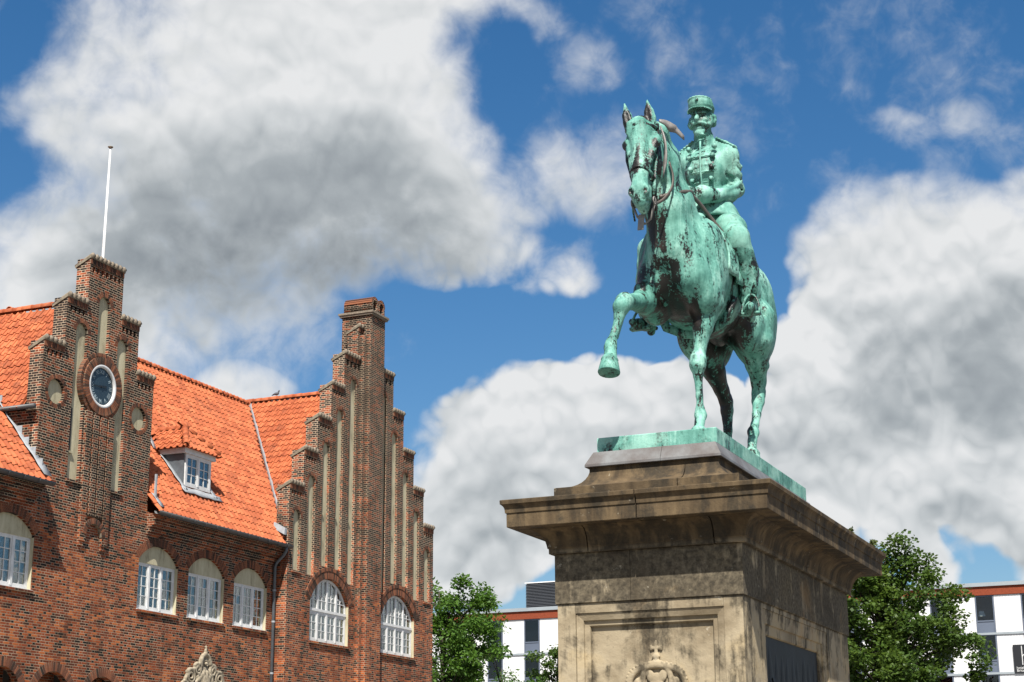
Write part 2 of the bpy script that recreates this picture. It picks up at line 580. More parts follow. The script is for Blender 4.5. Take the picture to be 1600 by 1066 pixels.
def make_bronze(name, dark=0.5, horse=True, pale=0., face=False):
    """weathered bronze: green copper salts washed off in streaks down to the dark metal"""
    mt, g, b = new_mat(name, .55, .35)
    P = g.vmath('SUBTRACT', pos(g), (-4.671, 15.676, 4.847))
    x, y, z = g.xyz(P)
    big = g.noise(P, 1.8, 4, .55)
    sv = g.vmath('MULTIPLY', P, (1., 1., .2))
    streak = g.noise(sv, 8.5, 6, .62, .5)
    drip = g.noise(g.vmath('MULTIPLY', P, (1., 1., .07)), 26., 4, .6, .2)
    fine = g.noise(P, 42., 6, .7)
    tone = g.math('ADD', g.math('MULTIPLY', big, .5), g.math('MULTIPLY', g.noise(P, 9., 5, .6), .3))
    tone = g.math('ADD', tone, g.math('MULTIPLY', drip, .28))
    green = g.ramp(tone, [(.34, (.020, .080, .064)), (.45, (.065, .20, .160)), (.54, (.120, .305, .248)), (.67, (.29, .515, .432))])
    v = g.math('ADD', g.math('MULTIPLY', streak, .8), g.math('MULTIPLY', fine, .2))
    v = g.math('ADD', v, g.math('MULTIPLY', g.math('SUBTRACT', fine, .5), .45))
    v = g.math('ADD', v, g.math('MULTIPLY', g.math('SUBTRACT', g.noise(g.vmath('MULTIPLY', P, (1., 1., .38)), 12., 7, .7), .5), .78))
    v = g.math('ADD', v, g.math('MULTIPLY', g.math('SUBTRACT', drip, .5), .22))
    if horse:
        # bare patches: breast, throat, blaze, forearm, belly and the off side of the loins; plus darker spots at eyes, ear hollows and nostrils
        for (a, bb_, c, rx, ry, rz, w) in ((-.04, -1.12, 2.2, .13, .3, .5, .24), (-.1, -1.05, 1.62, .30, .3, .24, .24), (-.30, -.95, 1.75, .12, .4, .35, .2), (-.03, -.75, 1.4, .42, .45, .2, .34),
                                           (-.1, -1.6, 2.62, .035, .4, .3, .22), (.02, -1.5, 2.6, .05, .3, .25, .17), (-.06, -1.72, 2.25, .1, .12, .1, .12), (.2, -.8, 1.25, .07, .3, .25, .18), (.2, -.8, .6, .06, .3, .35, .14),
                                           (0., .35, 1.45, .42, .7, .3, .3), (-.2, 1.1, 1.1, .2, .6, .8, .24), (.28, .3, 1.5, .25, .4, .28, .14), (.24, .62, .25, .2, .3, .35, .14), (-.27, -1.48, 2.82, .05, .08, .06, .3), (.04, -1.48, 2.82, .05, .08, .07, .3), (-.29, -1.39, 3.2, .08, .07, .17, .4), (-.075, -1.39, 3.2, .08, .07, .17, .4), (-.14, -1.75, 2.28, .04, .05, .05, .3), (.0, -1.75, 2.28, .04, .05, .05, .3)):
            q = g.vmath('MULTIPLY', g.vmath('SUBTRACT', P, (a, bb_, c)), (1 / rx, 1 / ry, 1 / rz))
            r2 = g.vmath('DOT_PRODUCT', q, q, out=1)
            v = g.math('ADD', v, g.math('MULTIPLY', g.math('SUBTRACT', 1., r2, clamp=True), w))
    if face:  # shade painted into the colour of the rider's face below the cap; tunic front darkened
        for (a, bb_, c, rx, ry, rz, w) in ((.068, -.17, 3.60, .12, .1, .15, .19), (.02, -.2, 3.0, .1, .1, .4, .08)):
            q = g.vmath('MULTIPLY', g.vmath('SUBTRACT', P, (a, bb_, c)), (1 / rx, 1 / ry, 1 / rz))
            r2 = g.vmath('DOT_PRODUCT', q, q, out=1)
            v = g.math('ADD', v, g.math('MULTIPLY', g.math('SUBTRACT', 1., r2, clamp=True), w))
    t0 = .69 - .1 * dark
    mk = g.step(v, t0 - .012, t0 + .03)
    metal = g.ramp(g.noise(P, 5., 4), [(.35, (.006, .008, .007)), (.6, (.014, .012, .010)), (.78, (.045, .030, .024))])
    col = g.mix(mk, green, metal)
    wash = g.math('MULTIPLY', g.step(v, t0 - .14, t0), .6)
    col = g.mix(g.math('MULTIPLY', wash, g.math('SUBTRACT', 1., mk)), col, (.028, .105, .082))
    if pale:
        col = g.mix(g.math('MULTIPLY', g.step(g.noise(P, 4., 5), .45, .6), pale), col, (.30, .53, .44))
    g.put(b.inputs['Base Color'], col)
    g.put(b.inputs['Roughness'], g.mixf(mk, .62, .38))
    bump(g, b, g.math('ADD', g.math('MULTIPLY', fine, .5), g.math('MULTIPLY', streak, .9)), .6, .014)
    return mt


def make_glass(name, tint=(.80, .84, .84), refl=.9):
    mt = bpy.data.materials.new(name)
    mt.use_nodes = True
    nt = mt.node_tree
    nt.nodes.clear()
    g = G(nt)
    fr = g.n('ShaderNodeFresnel')
    fr.inputs['IOR'].default_value = 1.5
    tr = g.n('ShaderNodeBsdfTransparent')
    tr.inputs[0].default_value = (*tint, 1)
    gl = g.n('ShaderNodeBsdfGlossy')
    gl.inputs['Roughness'].default_value = .02
    gl.inputs[0].default_value = (refl, refl, refl, 1)
    P = pos(g)
    bp = g.n('ShaderNodeBump')
    bp.inputs['Strength'].default_value = .06
    bp.inputs['Distance'].default_value = .05
    g.put(bp.inputs['Height'], g.noise(P, 1.6, 2))
    g.put(gl.inputs['Normal'], bp.outputs[0])
    mx = g.n('ShaderNodeMixShader')
    g.put(mx.inputs[0], g.math('ADD', g.math('MULTIPLY', fr.outputs[0], .6), .03, clamp=True))
    nt.links.new(tr.outputs[0], mx.inputs[1])
    nt.links.new(gl.outputs[0], mx.inputs[2])
    o = g.n('ShaderNodeOutputMaterial')
    nt.links.new(mx.outputs[0], o.inputs[0])
    return mt


def make_leaf(name, c1, c2, c3):
    mt, g, b = new_mat(name, .55, .35)
    P = pos(g)
    v = g.math('ADD', g.math('MULTIPLY', g.noise(P, 1.1, 3), .6), g.math('MULTIPLY', g.noise(P, 9., 2), .4))
    g.put(b.inputs['Base Color'], g.ramp(v, [(.3, c1), (.5, c2), (.72, c3)]))
    try:
        b.inputs['Subsurface Weight'].default_value = 0
    except Exception:
        pass
    nt = mt.node_tree
    tl = g.n('ShaderNodeBsdfTranslucent')
    g.put(tl.inputs[0], g.ramp(v, [(.3, tuple(x * 1.6 for x in c1)), (.72, tuple(min(1, x * 1.7) for x in c3))]))
    mx = g.n('ShaderNodeMixShader')
    mx.inputs[0].default_value = .35
    out = nt.nodes['Material Output']
    nt.links.new(b.outputs[0], mx.inputs[1])
    nt.links.new(tl.outputs[0], mx.inputs[2])
    nt.links.new(mx.outputs[0], out.inputs[0])
    return mt


def make_plaster():
    """cream render, stained by rain"""
    mt, g, b = new_mat('cream_plaster', .9, .2)
    P = pos(g)
    n = g.noise(g.vmath('MULTIPLY', P, (1., 1., .22)), 5., 6, .65, .3)
    col = g.ramp(n, [(.3, (.20, .175, .115)), (.46, (.37, .335, .225)), (.7, (.47, .43, .30))])
    crack = g.step(g.noise(P, 7., 7, .7), .60, .70)
    g.put(b.inputs['Base Color'], g.mix(g.math('MULTIPLY', crack, .4), col, (.16, .135, .085)))
    bump(g, b, g.noise(P, 40., 4), .2, .01)
    return mt


M = {}
M['brick'] = make_brick('brick_wall')
M['brick_red'] = make_brick('brick_wall_red', .12)
M['unit'] = make_brick_unit()
M['mortar'] = plain('lime_mortar', (.23, .19, .14), .95, .1, .35, 4.)
M['cream'] = make_plaster()
M['white'] = plain('white_paint', (.58, .58, .57), .5, .4, .15, 5.)
M['tile'] = make_tile()
M['stone'] = make_stone()
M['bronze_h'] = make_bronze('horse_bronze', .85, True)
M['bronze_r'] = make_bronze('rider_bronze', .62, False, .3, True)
M['bronze_boot'] = make_bronze('boot_bronze', 1.8, False)
M['bronze_strap'] = make_bronze('strap_bronze', 2.2, False)
M['bronze_plinth'] = make_bronze('plinth_bronze', .6, False, .5)
M['copper'] = plain('dull_copper_sheet', (.145, .15, .15), .5, .4, .25, 4., .1, (.07, .052, .044))
M['strip'] = plain('grey_lead_strip', (.19, .18, .17), .5, .4, .4, 12.)
M['rein'] = plain('worn_strap', (.085, .062, .052), .5, .4, .4, 9., 0., (.04, .05, .042))
M['lead'] = plain('lead_flashing', (.27, .285, .30), .55, .4, .3, 6.)
M['zinc'] = plain('zinc', (.075, .085, .095), .5, .5, .25, 4.)
M['gutter'] = plain('dark_zinc_gutter', (.055, .055, .055), .5, .5, .3, 4.)
M['glass'] = make_glass('window_glass')
M['room'] = plain('dim_room', (.08, .076, .068), .95, .1, .2, 1.)
M['curtain'] = plain('white_curtain', (.68, .68, .65), .9, .1, .1, 4.)
M['limestone'] = plain('carved_limestone', (.33, .285, .21), .9, .2, .35, 9., 0., (.13, .105, .07))
M['coping'] = plain('coping_mortar', (.20, .175, .13), .95, .1, .45, 8.)
M['copingtile'] = plain('weathered_coping_tile', (.20, .165, .125), .9, .2, .5, 12.)
M['face'] = plain('clock_face_blue', (.022, .038, .05), .25, .5, .2, 4.)
M['numeral'] = plain('clock_gilt', (.26, .33, .36), .4, .4, .1, 4.)
M['hands'] = plain('clock_hands', (.012, .016, .02), .4, .4, .1, 4.)
M['plaque'] = plain('dark_bronze_plaque', (.010, .013, .016), .6, .25, .5, 6.)
M['hotel_white'] = plain('white_cladding', (.60, .60, .60), .6, .3, .05, 1.)
M['hotel_grey'] = plain('blue_grey_panel', (.095, .115, .155), .5, .4, .1, 1.)
M['hotel_dark'] = plain('louvre_metal', (.055, .06, .07), .5, .4, .1, 1.)
M['hotel_trim'] = plain('grey_roof_trim', (.25, .28, .30), .6, .4, .1, 1.)
M['hglass'] = make_glass('hotel_glass', (.5, .55, .62), .8)
M['hotel_brick'] = plain('red_band_brick', (.20, .045, .020), .85, .2, .3, 9.)
M['sign'] = plain('sign_black', (.012, .013, .016), .5, .4, .1, 1.)
M['lampshade'] = plain('lamp_shade', (.62, .66, .56), .8, .2, .1, 4.)
M['bark'] = plain('bark', (.06, .05, .04), .95, .1, .4, 8.)
M['leaf_ash'] = make_leaf('leaf_bright', (.026, .065, .009), (.058, .13, .015), (.12, .21, .026))
M['leaf_dark'] = make_leaf('leaf_dark', (.022, .050, .008), (.048, .092, .012), (.10, .15, .022))
M['leaf_weed'] = make_leaf('leaf_weed', (.05, .07, .02), (.09, .12, .03), (.15, .17, .05))


class Sculpt:
    def __init__(s, lo, hi, h):
        s.lo = np.array(lo, np.float32)
        s.h = h
        s.n = np.ceil((np.array(hi) - np.array(lo)) / h).astype(int) + 1
        s.D = np.full(s.n, 9., np.float32)
        s.ax = [s.lo[i] + h * np.arange(s.n[i], dtype=np.float32) for i in range(3)]

    def win(s, lo, hi):
        a = np.clip(np.floor((np.array(lo) - s.lo) / s.h).astype(int), 0, s.n)
        b = np.clip(np.ceil((np.array(hi) - s.lo) / s.h).astype(int) + 1, 0, s.n)
        if (b <= a).any():
            return None, None
        sl = tuple(slice(a[i], b[i]) for i in range(3))
        g = np.meshgrid(*(s.ax[i][sl[i]] for i in range(3)), indexing='ij', sparse=True)
        return sl, g

    def put(s, sl, d, k, sub=False):
        A = s.D[sl]
        if sub:
            d = -d
            if k > 0:
                h = np.maximum(k - np.abs(A - d), 0) / k
                s.D[sl] = np.maximum(A, d) + h * h * k * .25
            else:
                s.D[sl] = np.maximum(A, d)
        else:
            if k > 0:
                h = np.maximum(k - np.abs(A - d), 0) / k
                s.D[sl] = np.minimum(A, d) - h * h * k * .25
            else:
                s.D[sl] = np.minimum(A, d)

    def cone(s, a, b, ra, rb, k=.05, sub=False, sq=(1, 1, 1)):
        a, b = np.array(a, float), np.array(b, float)
        mg = max(ra, rb) * max(1 / min(sq), 1) + k + .03
        sl, g = s.win(np.minimum(a, b) - mg, np.maximum(a, b) + mg)
        if sl is None:
            return
        sq = np.array(sq, float)
        A, B = a * sq, b * sq
        P = [g[i] * sq[i] for i in range(3)]
        ba = B - A
        L2 = max(float(ba @ ba), 1e-9)
        t = np.clip(((P[0] - A[0]) * ba[0] + (P[1] - A[1]) * ba[1] + (P[2] - A[2]) * ba[2]) / L2, 0, 1)
        d = np.sqrt((P[0] - A[0] - t * ba[0])**2 + (P[1] - A[1] - t * ba[1])**2 + (P[2] - A[2] - t * ba[2])**2) - (ra + (rb - ra) * t)
        s.put(sl, d.astype(np.float32) / float(max(sq)), k, sub)

    def chain(s, pts, k=.04, sub=False, sq=(1, 1, 1)):
        for p, q in zip(pts[:-1], pts[1:]):
            s.cone(p[:3], q[:3], p[3], q[3], k, sub, sq)

    def ell(s, c, r, k=.06, sub=False, rot=None):
        c, r = np.array(c, float), np.array(r, float)
        mg = (np.full(3, r.max()) if rot is not None else r) + k + .03
        sl, g = s.win(c - mg, c + mg)
        if sl is None:
            return
        P = [g[i] - c[i] for i in range(3)]
        if rot is not None:
            Rm = np.array(rot)
            P = [P[0] * Rm[0, i] + P[1] * Rm[1, i] + P[2] * Rm[2, i] for i in range(3)]
        k0 = np.sqrt((P[0] / r[0])**2 + (P[1] / r[1])**2 + (P[2] / r[2])**2)
        k1 = np.sqrt((P[0] / r[0]**2)**2 + (P[1] / r[1]**2)**2 + (P[2] / r[2]**2)**2) + 1e-6
        d = k0 * (k0 - 1) / k1
        s.put(sl, d.astype(np.float32), k, sub)

    def cut_below(s, z, lo=None, hi=None):
        sl, g = s.win(lo if lo is not None else s.lo, hi if hi is not None else s.lo + s.n * s.h)
        s.D[sl] = np.maximum(s.D[sl], (z - g[2]) + 0 * s.D[sl])

    def rough(s, amp, freqs, seed=1):
        """uneven casting skin: a few random waves added near the surface"""
        I = np.nonzero(np.abs(s.D) < .05)
        P = np.stack([s.ax[i][I[i]] for i in range(3)], 1)
        r_ = np.random.RandomState(seed)
        acc = np.zeros(len(P), np.float32)
        for f_ in freqs:
            for k in range(7):
                w = r_.randn(3)
                w *= f_ / np.linalg.norm(w)
                acc += np.sin(P @ w.astype(np.float32) + r_.uniform(0, 6.28)).astype(np.float32) / f_ * freqs[0]
        s.D[I] += amp * acc / 3.

    def mesh(s, name, origin):
        D = s.D
        S = D < 0
        nx, ny, nz = D.shape
        cnt = np.zeros((nx - 1, ny - 1, nz - 1), np.int8)
        for i in (0, 1):
            for j in (0, 1):
                for k in (0, 1):
                    cnt += S[i:nx - 1 + i, j:ny - 1 + j, k:nz - 1 + k]
        act = (cnt > 0) & (cnt < 8)
        I = np.argwhere(act)
        ids = np.full(act.shape, -1, np.int32)
        ids[act] = np.arange(len(I))
        acc = np.zeros((len(I), 3), np.float32)
        num = np.zeros(len(I), np.float32)
        corners = [(i, j, k) for i in (0, 1) for j in (0, 1) for k in (0, 1)]
        vals = {c: D[I[:, 0] + c[0], I[:, 1] + c[1], I[:, 2] + c[2]] for c in corners}
        for c in corners:
            for ax in range(3):
                if c[ax] == 0:
                    e = list(c)
                    e[ax] = 1
                    e = tuple(e)
                    va, vb = vals[c], vals[e]
                    cr = (va < 0) != (vb < 0)
                    t = np.where(cr, va / np.where(cr, va - vb, 1), 0)
                    p = np.tile(np.array(c, np.float32), (len(I), 1))
                    p[:, ax] += t
                    acc[cr] += p[cr]
                    num[cr] += 1
        V = (I + acc / np.maximum(num, 1)[:, None]) * s.h + s.lo
        Q = []
        for ax in range(3):
            sl0 = [slice(None)] * 3
            sl1 = [slice(None)] * 3
            sl0[ax] = slice(0, -1)
            sl1[ax] = slice(1, None)
            a, b = S[tuple(sl0)], S[tuple(sl1)]
            E = np.argwhere(a != b)
            u, w = (ax + 1) % 3, (ax + 2) % 3
            ok = (E[:, u] > 0) & (E[:, w] > 0) & (E[:, u] < D.shape[u] - 1) & (E[:, w] < D.shape[w] - 1)
            E = E[ok]
            inside = a[tuple(E.T)]

            def cell(du, dw):
                q = E.copy()
                q[:, u] += du
                q[:, w] += dw
                return ids[tuple(q.T)]
            q = np.stack([cell(-1, -1), cell(0, -1), cell(0, 0), cell(-1, 0)], 1)
            q[~inside] = q[~inside][:, ::-1]
            Q.append(q)
        Q = np.concatenate(Q)
        Q = Q[(Q >= 0).all(1)]
        # two passes of gentle smoothing
        for it in range(1):
            sm = np.zeros_like(V)
            ct = np.zeros(len(V), np.float32)
            for i in range(4):
                np.add.at(sm, Q[:, i], V[Q[:, (i + 1) % 4]])
                np.add.at(ct, Q[:, i], 1)
            V = V * .5 + .5 * sm / np.maximum(ct, 1)[:, None]
        return mesh_np(name, V + np.array(origin, np.float32), Q, True)


# ------------------------------------------------------------------ ground
gm, gg_, gb = new_mat('cobble_square', .9, .2)
Pg = pos(gg_)
vo = gg_.n('ShaderNodeTexVoronoi', feature='DISTANCE_TO_EDGE')
gg_.put(vo.inputs['Vector'], Pg)
vo.inputs['Scale'].default_value = 7.
gcol = gg_.ramp(gg_.noise(Pg, 2.2, 5), [(.3, (.17, .155, .14)), (.7, (.27, .25, .225))])
gg_.put(gb.inputs['Base Color'], gg_.mix(gg_.step(vo.outputs['Distance'], .06, .02), gcol, (.07, .065, .06)))
bump(gg_, gb, vo.outputs['Distance'], .6, .02)
ground = obj('ground', mesh_np('ground', [(-900, -600, 0), (900, -600, 0), (900, 1400, 0), (-900, 1400, 0)], [(0, 1, 2, 3)]), gm)
tag(ground, kind='structure')

# ------------------------------------------------------------------ the town hall
FX = -30.0
WX = -29.52
hall = thing('brick_building', (-34, 45, 0), 'red brick town building with stepped gables, clock and orange tiled roof', 'building')


def unit_mesh(mb, name, mat, parent, per=6, seed=0, smooth=False):
    """mesh of single bricks; each box gets its own random tint"""
    o = mb.obj(name, mat, parent, smooth)
    me = o.data
    at = me.attributes.new('tint', 'FLOAT', 'FACE')
    r_ = np.random.RandomState(seed + len(me.polygons))
    v = np.repeat(r_.rand(len(me.polygons) // per + 1), per)[:len(me.polygons)]
    at.data.foreach_set('value', v.astype(np.float32))
    return o


def arch_bricks(yc, cz, R_, a0, a1, depth, x_front, parent, bw=.075, proud=.018, thick=.14, name='brick_arch', seed=0):
    """voussoirs laid round a centre, from angle a0 to a1 (measured from +y, anticlockwise)"""
    n = max(3, int(abs(a1 - a0) * (R_ + depth * .4) / bw))
    mb = MB()
    mo = MB()
    for i in range(n):
        a = a0 + (a1 - a0) * (i + .5) / n
        d = Vector((0, math.cos(a), math.sin(a)))
        t = Vector((0, -math.sin(a), math.cos(a)))
        hw_ = abs(a1 - a0) / n * (R_ + depth * .5) / 2 - .008
        c = Vector((x_front + proud - thick / 2, yc, cz)) + d * (R_ + depth / 2)
        mb.obox(c, (thick / 2, 0, 0), d * (depth / 2 - .002), t * hw_)
    k = max(6, n // 2)
    V = []
    for i in range(k + 1):
        a = a0 + (a1 - a0) * i / k
        for r_ in (R_ + .004, R_ + depth - .006):
            for xx in (x_front - .1, x_front + proud - .007):
                V.append((xx, yc + r_ * math.cos(a), cz + r_ * math.sin(a)))
    F = []
    for i in range(k):
        b = 4 * i
        F += [(b + 1, b + 5, b + 7, b + 3), (b, b + 4, b + 5, b + 1), (b + 2, b + 3, b + 7, b + 6)]
    F += [(0, 1, 3, 2), (4 * k, 4 * k + 2, 4 * k + 3, 4 * k + 1)]
    mo.add(V, F)
    o = unit_mesh(mb, name, M['unit'], parent, 6, seed)
    mo.obj('mortar_bed', M['mortar'], o)
    return o


def seg(w, rise):
    R_ = (w * w / 4 + rise * rise) / (2 * rise)
    a = math.asin(min(1, w / 2 / R_))
    if rise > w / 2:
        a = math.pi - a
    return R_, a


WINDOWS = []
# ---- openings of the long wall
wall_holes = []
GC = 39.09
steps_l = [(2.62, 14.36), (1.73, 15.86), (.82, 17.30)]
out = [(30.0, 0), (49.16, 0), (49.16, 10.30)]
r_, l_ = [], []
prev = 10.30
for hw_, z in steps_l:
    r_ += [(GC + hw_, prev), (GC + hw_, z)]
    l_ += [(GC - hw_, prev), (GC - hw_, z)]
    prev = z
out += r_ + l_[::-1] + [(30.0, 10.30)]
nic = [(38.82, 39.36, 14.3, 16.04), (37.84, 38.38, 10.64, 14.98), (39.80, 40.34, 10.64, 14.98)]
for y0, y1, z0, zs in nic:
    wall_holes.append(arched(y0, y1, z0, zs, n=12))
CIR = [(37.14, 13.0, .36), (41.04, 13.02, .36)]
for y, z, r in CIR:
    wall_holes.append(circle(y, z, r))
MW = [34.62, 41.44, 44.04, 46.64]
MWW = 2.03
for y in MW:
    wall_holes.append(arched(y, y + MWW, 7.36, 8.86, .47, 14))
GA = [35.72, 37.84, 40.02]
for y in GA:
    wall_holes.append(arched(y - .80, y + .80, 2.4, 4.50, .80, 14))


def teeth(y0, y1, ztop, n):
    """slots of the corbel table below a coping"""
    p = (y1 - y0) / n
    return [rect(y0 + p * (i + .18), y0 + p * (i + .72), ztop - .40, ztop - .21) for i in range(n)]


tl = []
prev_hw = [1.73, .82, 0.]
for (hw_, z), ph in zip(steps_l, prev_hw):
    if ph:
        tl += teeth(GC - hw_ + .12, GC - ph - .04, z, 4) + teeth(GC + ph + .04, GC + hw_ - .12, z, 4)
    else:
        tl += teeth(GC - hw_ + .1, GC + hw_ - .1, z, 7)
wall = plate('wall', out, wall_holes + tl, FX, .2, M['brick'], hall)
# backing of the gable (plain masonry behind the openings)
gout = r_ + l_[::-1]
plate('gable_backing', [(GC + 2.62, 10.2)] + r_[1:] + l_[::-1][:-1] + [(GC - 2.62, 10.2)], [], FX - .2005, .26, M['brick'], hall)
for y0, y1, z0, zs in nic:
    MB().box(FX - .15, FX - .095, y0 - .05, y1 + .05, z0 - .05, zs + .4).obj('niche_plaster', M['cream'], hall)
    if z0 < 12:
        MB().box(FX - .13, FX + .05, y0 - .05, y1 + .05, z0 - .075, z0 - .005).obj('niche_sill', M['brick_red'], hall)
        # slit window in the niche with a little sill
        MB().box(FX - .0945, FX - .088, y0 + .02, y0 + .17, 11.47, 12.72).obj('slit_window', M['sign'], hall)
        MB().box(FX - .0945, FX - .03, y0, y0 + .24, 11.40, 11.46).obj('slit_sill', M['cream'], hall)
    arch_bricks((y0 + y1) / 2, zs, .27, 0, math.pi, .15, FX, hall, .075, .004, .1, seed=int(y0 * 10))
for y, z, r in CIR:
    MB().lathe((FX - .115, y, z), [(r + .03, -.02), (r + .03, .02)], 24, 0).obj('roundel_plaster', M['cream'], hall)
    arch_bricks(y, z, r + .005, 0, 2 * math.pi, .12, FX, hall, .08, .006, .1, seed=int(y * 10))
# backing for the teeth and behind the lower wall
for ya, yb, z in ((GC - 2.56, GC - 1.74, 14.36), (GC + 1.74, GC + 2.56, 14.36), (GC - 1.66, GC - .84, 15.86), (GC + .84, GC + 1.66, 15.86), (GC - .78, GC + .78, 17.30)):
    MB().box(FX - .19, FX - .09, ya, yb, z - .46, z - .16).obj('slot_backing', M['brick'], hall)


def coping(y0, y1, z, xf, thick, wide=None):
    """pent coping: white mortar wedge with tile ends along the front and a slope to the back"""
    xb = xf - thick - .05
    mb = MB()
    h = .20
    mb.add([(xf + .035, y0 - .03, z + .001), (xf + .035, y1 + .03, z + .001), (xb, y1 + .03, z - .26), (xb, y0 - .03, z - .26),
            (xf + .035, y0 - .03, z + .10), (xf + .035, y1 + .03, z + .10), (xb, y1 + .03, z - .20), (xb, y0 - .03, z - .20)],
           [(0, 3, 2, 1), (4, 5, 6, 7), (0, 1, 5, 4), (1, 2, 6, 5), (2, 3, 7, 6), (3, 0, 4, 7)])
    # keep the solid part above the wall head only where it overhangs
    o = mb.obj('coping', M['coping'], hall)
    n = max(2, int(round((y1 - y0 + .06) / .2)))
    p = (y1 - y0 + .06) / n
    tb = MB()
    for i in range(n):
        yc = y0 - .03 + p * (i + .5)
        a, b = Vector((xf + .075, yc, z + .105)), Vector((xb - .03, yc, z - .205))
        tb.tube([a, b], p * .42, 8)
    tb.obj('coping_tile', M['copingtile'], o, True)
    # soldier course under the coping
    sb = MB()
    k = max(3, int((y1 - y0) / .082))
    q = (y1 - y0) / k
    for i in range(k):
        sb.box(xf - .06, xf + .022, y0 + q * i + .006, y0 + q * (i + 1) - .006, z - .165, z - .004)
    u = unit_mesh(sb, 'soldier_course', M['unit'], hall, 6, k)
    MB().box(xf - .05, xf + .012, y0 + .002, y1 - .002, z - .17, z + .0).obj('mortar_bed', M['mortar'], u)


for (hw_, z), ph in zip(steps_l, prev_hw):
    if ph:
        coping(GC - hw_, GC - ph, z, FX, .46)
        coping(GC + ph, GC + hw_, z, FX, .46)
    else:
        coping(GC - hw_, GC + hw_, z, FX, .46)

# ---- clock
CY, CZ = 39.10, 13.58
arch_bricks(CY, CZ, .64, 0, 2 * math.pi, .23, FX, hall, .066, .10, .2, 'clock_brick_ring', 5)
arch_bricks(CY, CZ, .88, 0, 2 * math.pi, .11, FX, hall, .066, .05, .15, 'clock_brick_ring', 9)
ring = MB()
n = 40
prof = [(.655, FX + .03), (.655, FX + .085), (.63, FX + .10), (.575, FX + .10), (.555, FX + .08), (.555, FX + .02)]
V = [(x, CY + r_ * math.cos(2 * math.pi * i / n), CZ + r_ * math.sin(2 * math.pi * i / n)) for i in range(n) for r_, x in prof]
k = len(prof)
F = [(i * k + j, i * k + j + 1, ((i + 1) % n) * k + j + 1, ((i + 1) % n) * k + j) for i in range(n) for j in range(k - 1)]
clock = ring.add(V, F).obj('clock', M['white'], hall, True)
tag(clock, 'white ringed clock with dark blue dial')
MB().lathe((FX + .03, CY, CZ), [(.57, -.02), (.57, .0)], 40, 0).obj('dial', M['face'], clock)


def text(name, body, size, mat, parent, mw, depth=.004, align='CENTER'):
    cu = bpy.data.curves.new(name, 'FONT')
    cu.body = body
    cu.size = size
    cu.align_x = align
    cu.align_y = 'CENTER'
    cu.extrude = depth
    t = bpy.data.objects.new(name, cu)
    COL.objects.link(t)
    dg = bpy.context.evaluated_depsgraph_get()
    dg.update()
    me = bpy.data.meshes.new_from_object(t.evaluated_get(dg))
    bpy.data.objects.remove(t)
    me.transform(mw)
    me.materials.clear()
    return obj(name, me, mat, parent)


FACE_X = Matrix(((0, 0, 1, 0), (1, 0, 0, 0), (0, 1, 0, 0), (0, 0, 0, 1)))      # text plane facing +x
for i, s_ in enumerate(('XII', 'I', 'II', 'III', 'IIII', 'V', 'VI', 'VII', 'VIII', 'IX', 'X', 'XI')):
    a = math.pi / 2 - i * math.pi / 6
    rm = Matrix.Translation((FX + .034, CY + .43 * math.cos(a), CZ + .43 * math.sin(a))) @ Matrix.Rotation(-i * math.pi / 6, 4, 'X').inverted().inverted() @ FACE_X
    rm = Matrix.Translation((FX + .034, CY + .43 * math.cos(a), CZ + .43 * math.sin(a))) @ Matrix.Rotation(-i * math.pi / 6, 4, 'X') @ FACE_X
    text('numeral', s_, .17, M['numeral'], clock, rm)
for ang, ln, w_ in ((math.pi / 2 - 2 * math.pi * 2.75 / 12, .27, .03), (math.pi / 2 - 2 * math.pi * 44 / 60, .40, .022)):
    d = Vector((0, math.cos(ang), math.sin(ang)))
    t = Vector((0, -math.sin(ang), math.cos(ang)))
    MB().obox(Vector((FX + .05, CY, CZ)) + d * (ln / 2 - .04), (.004, 0, 0), d * ln / 2, t * w_).obj('hand', M['hands'], clock)
MB().lathe((FX + .05, CY, CZ), [(.035, -.01), (.035, .015)], 12, 0).obj('hub', M['hands'], clock)

# ---- ribbed pilaster below the clock with its blind arch
for y0, y1, zb in ((38.47, 38.72, 8.86), (38.80, 39.05, 9.62), (39.13, 39.41, 9.62), (39.49, 39.76, 8.82)):
    MB().box(FX - .02, FX + .085, y0, y1, zb + .12, 12.75).obj('pilaster_strip', M['brick'], hall)
    if zb < 9:
        MB().box(FX - .02, FX + .06, y0 + .01, y1 - .03, zb, zb + .118).obj('corbel', M['brick'], hall)
MB().box(FX - .02, FX + .035, 38.73, 39.48, 9.66, 12.7).obj('pilaster_ground', M['brick'], hall)
arch_bricks(39.105, 9.17, .36, 0.05, math.pi - .05, .16, FX, hall, .075, .10, .15, seed=3)

# ---- windows of the long wall


def bar(mb, x0, x1, y0, y1, z0, z1):
    mb.box(x0, x1, y0, y1, z0, z1)


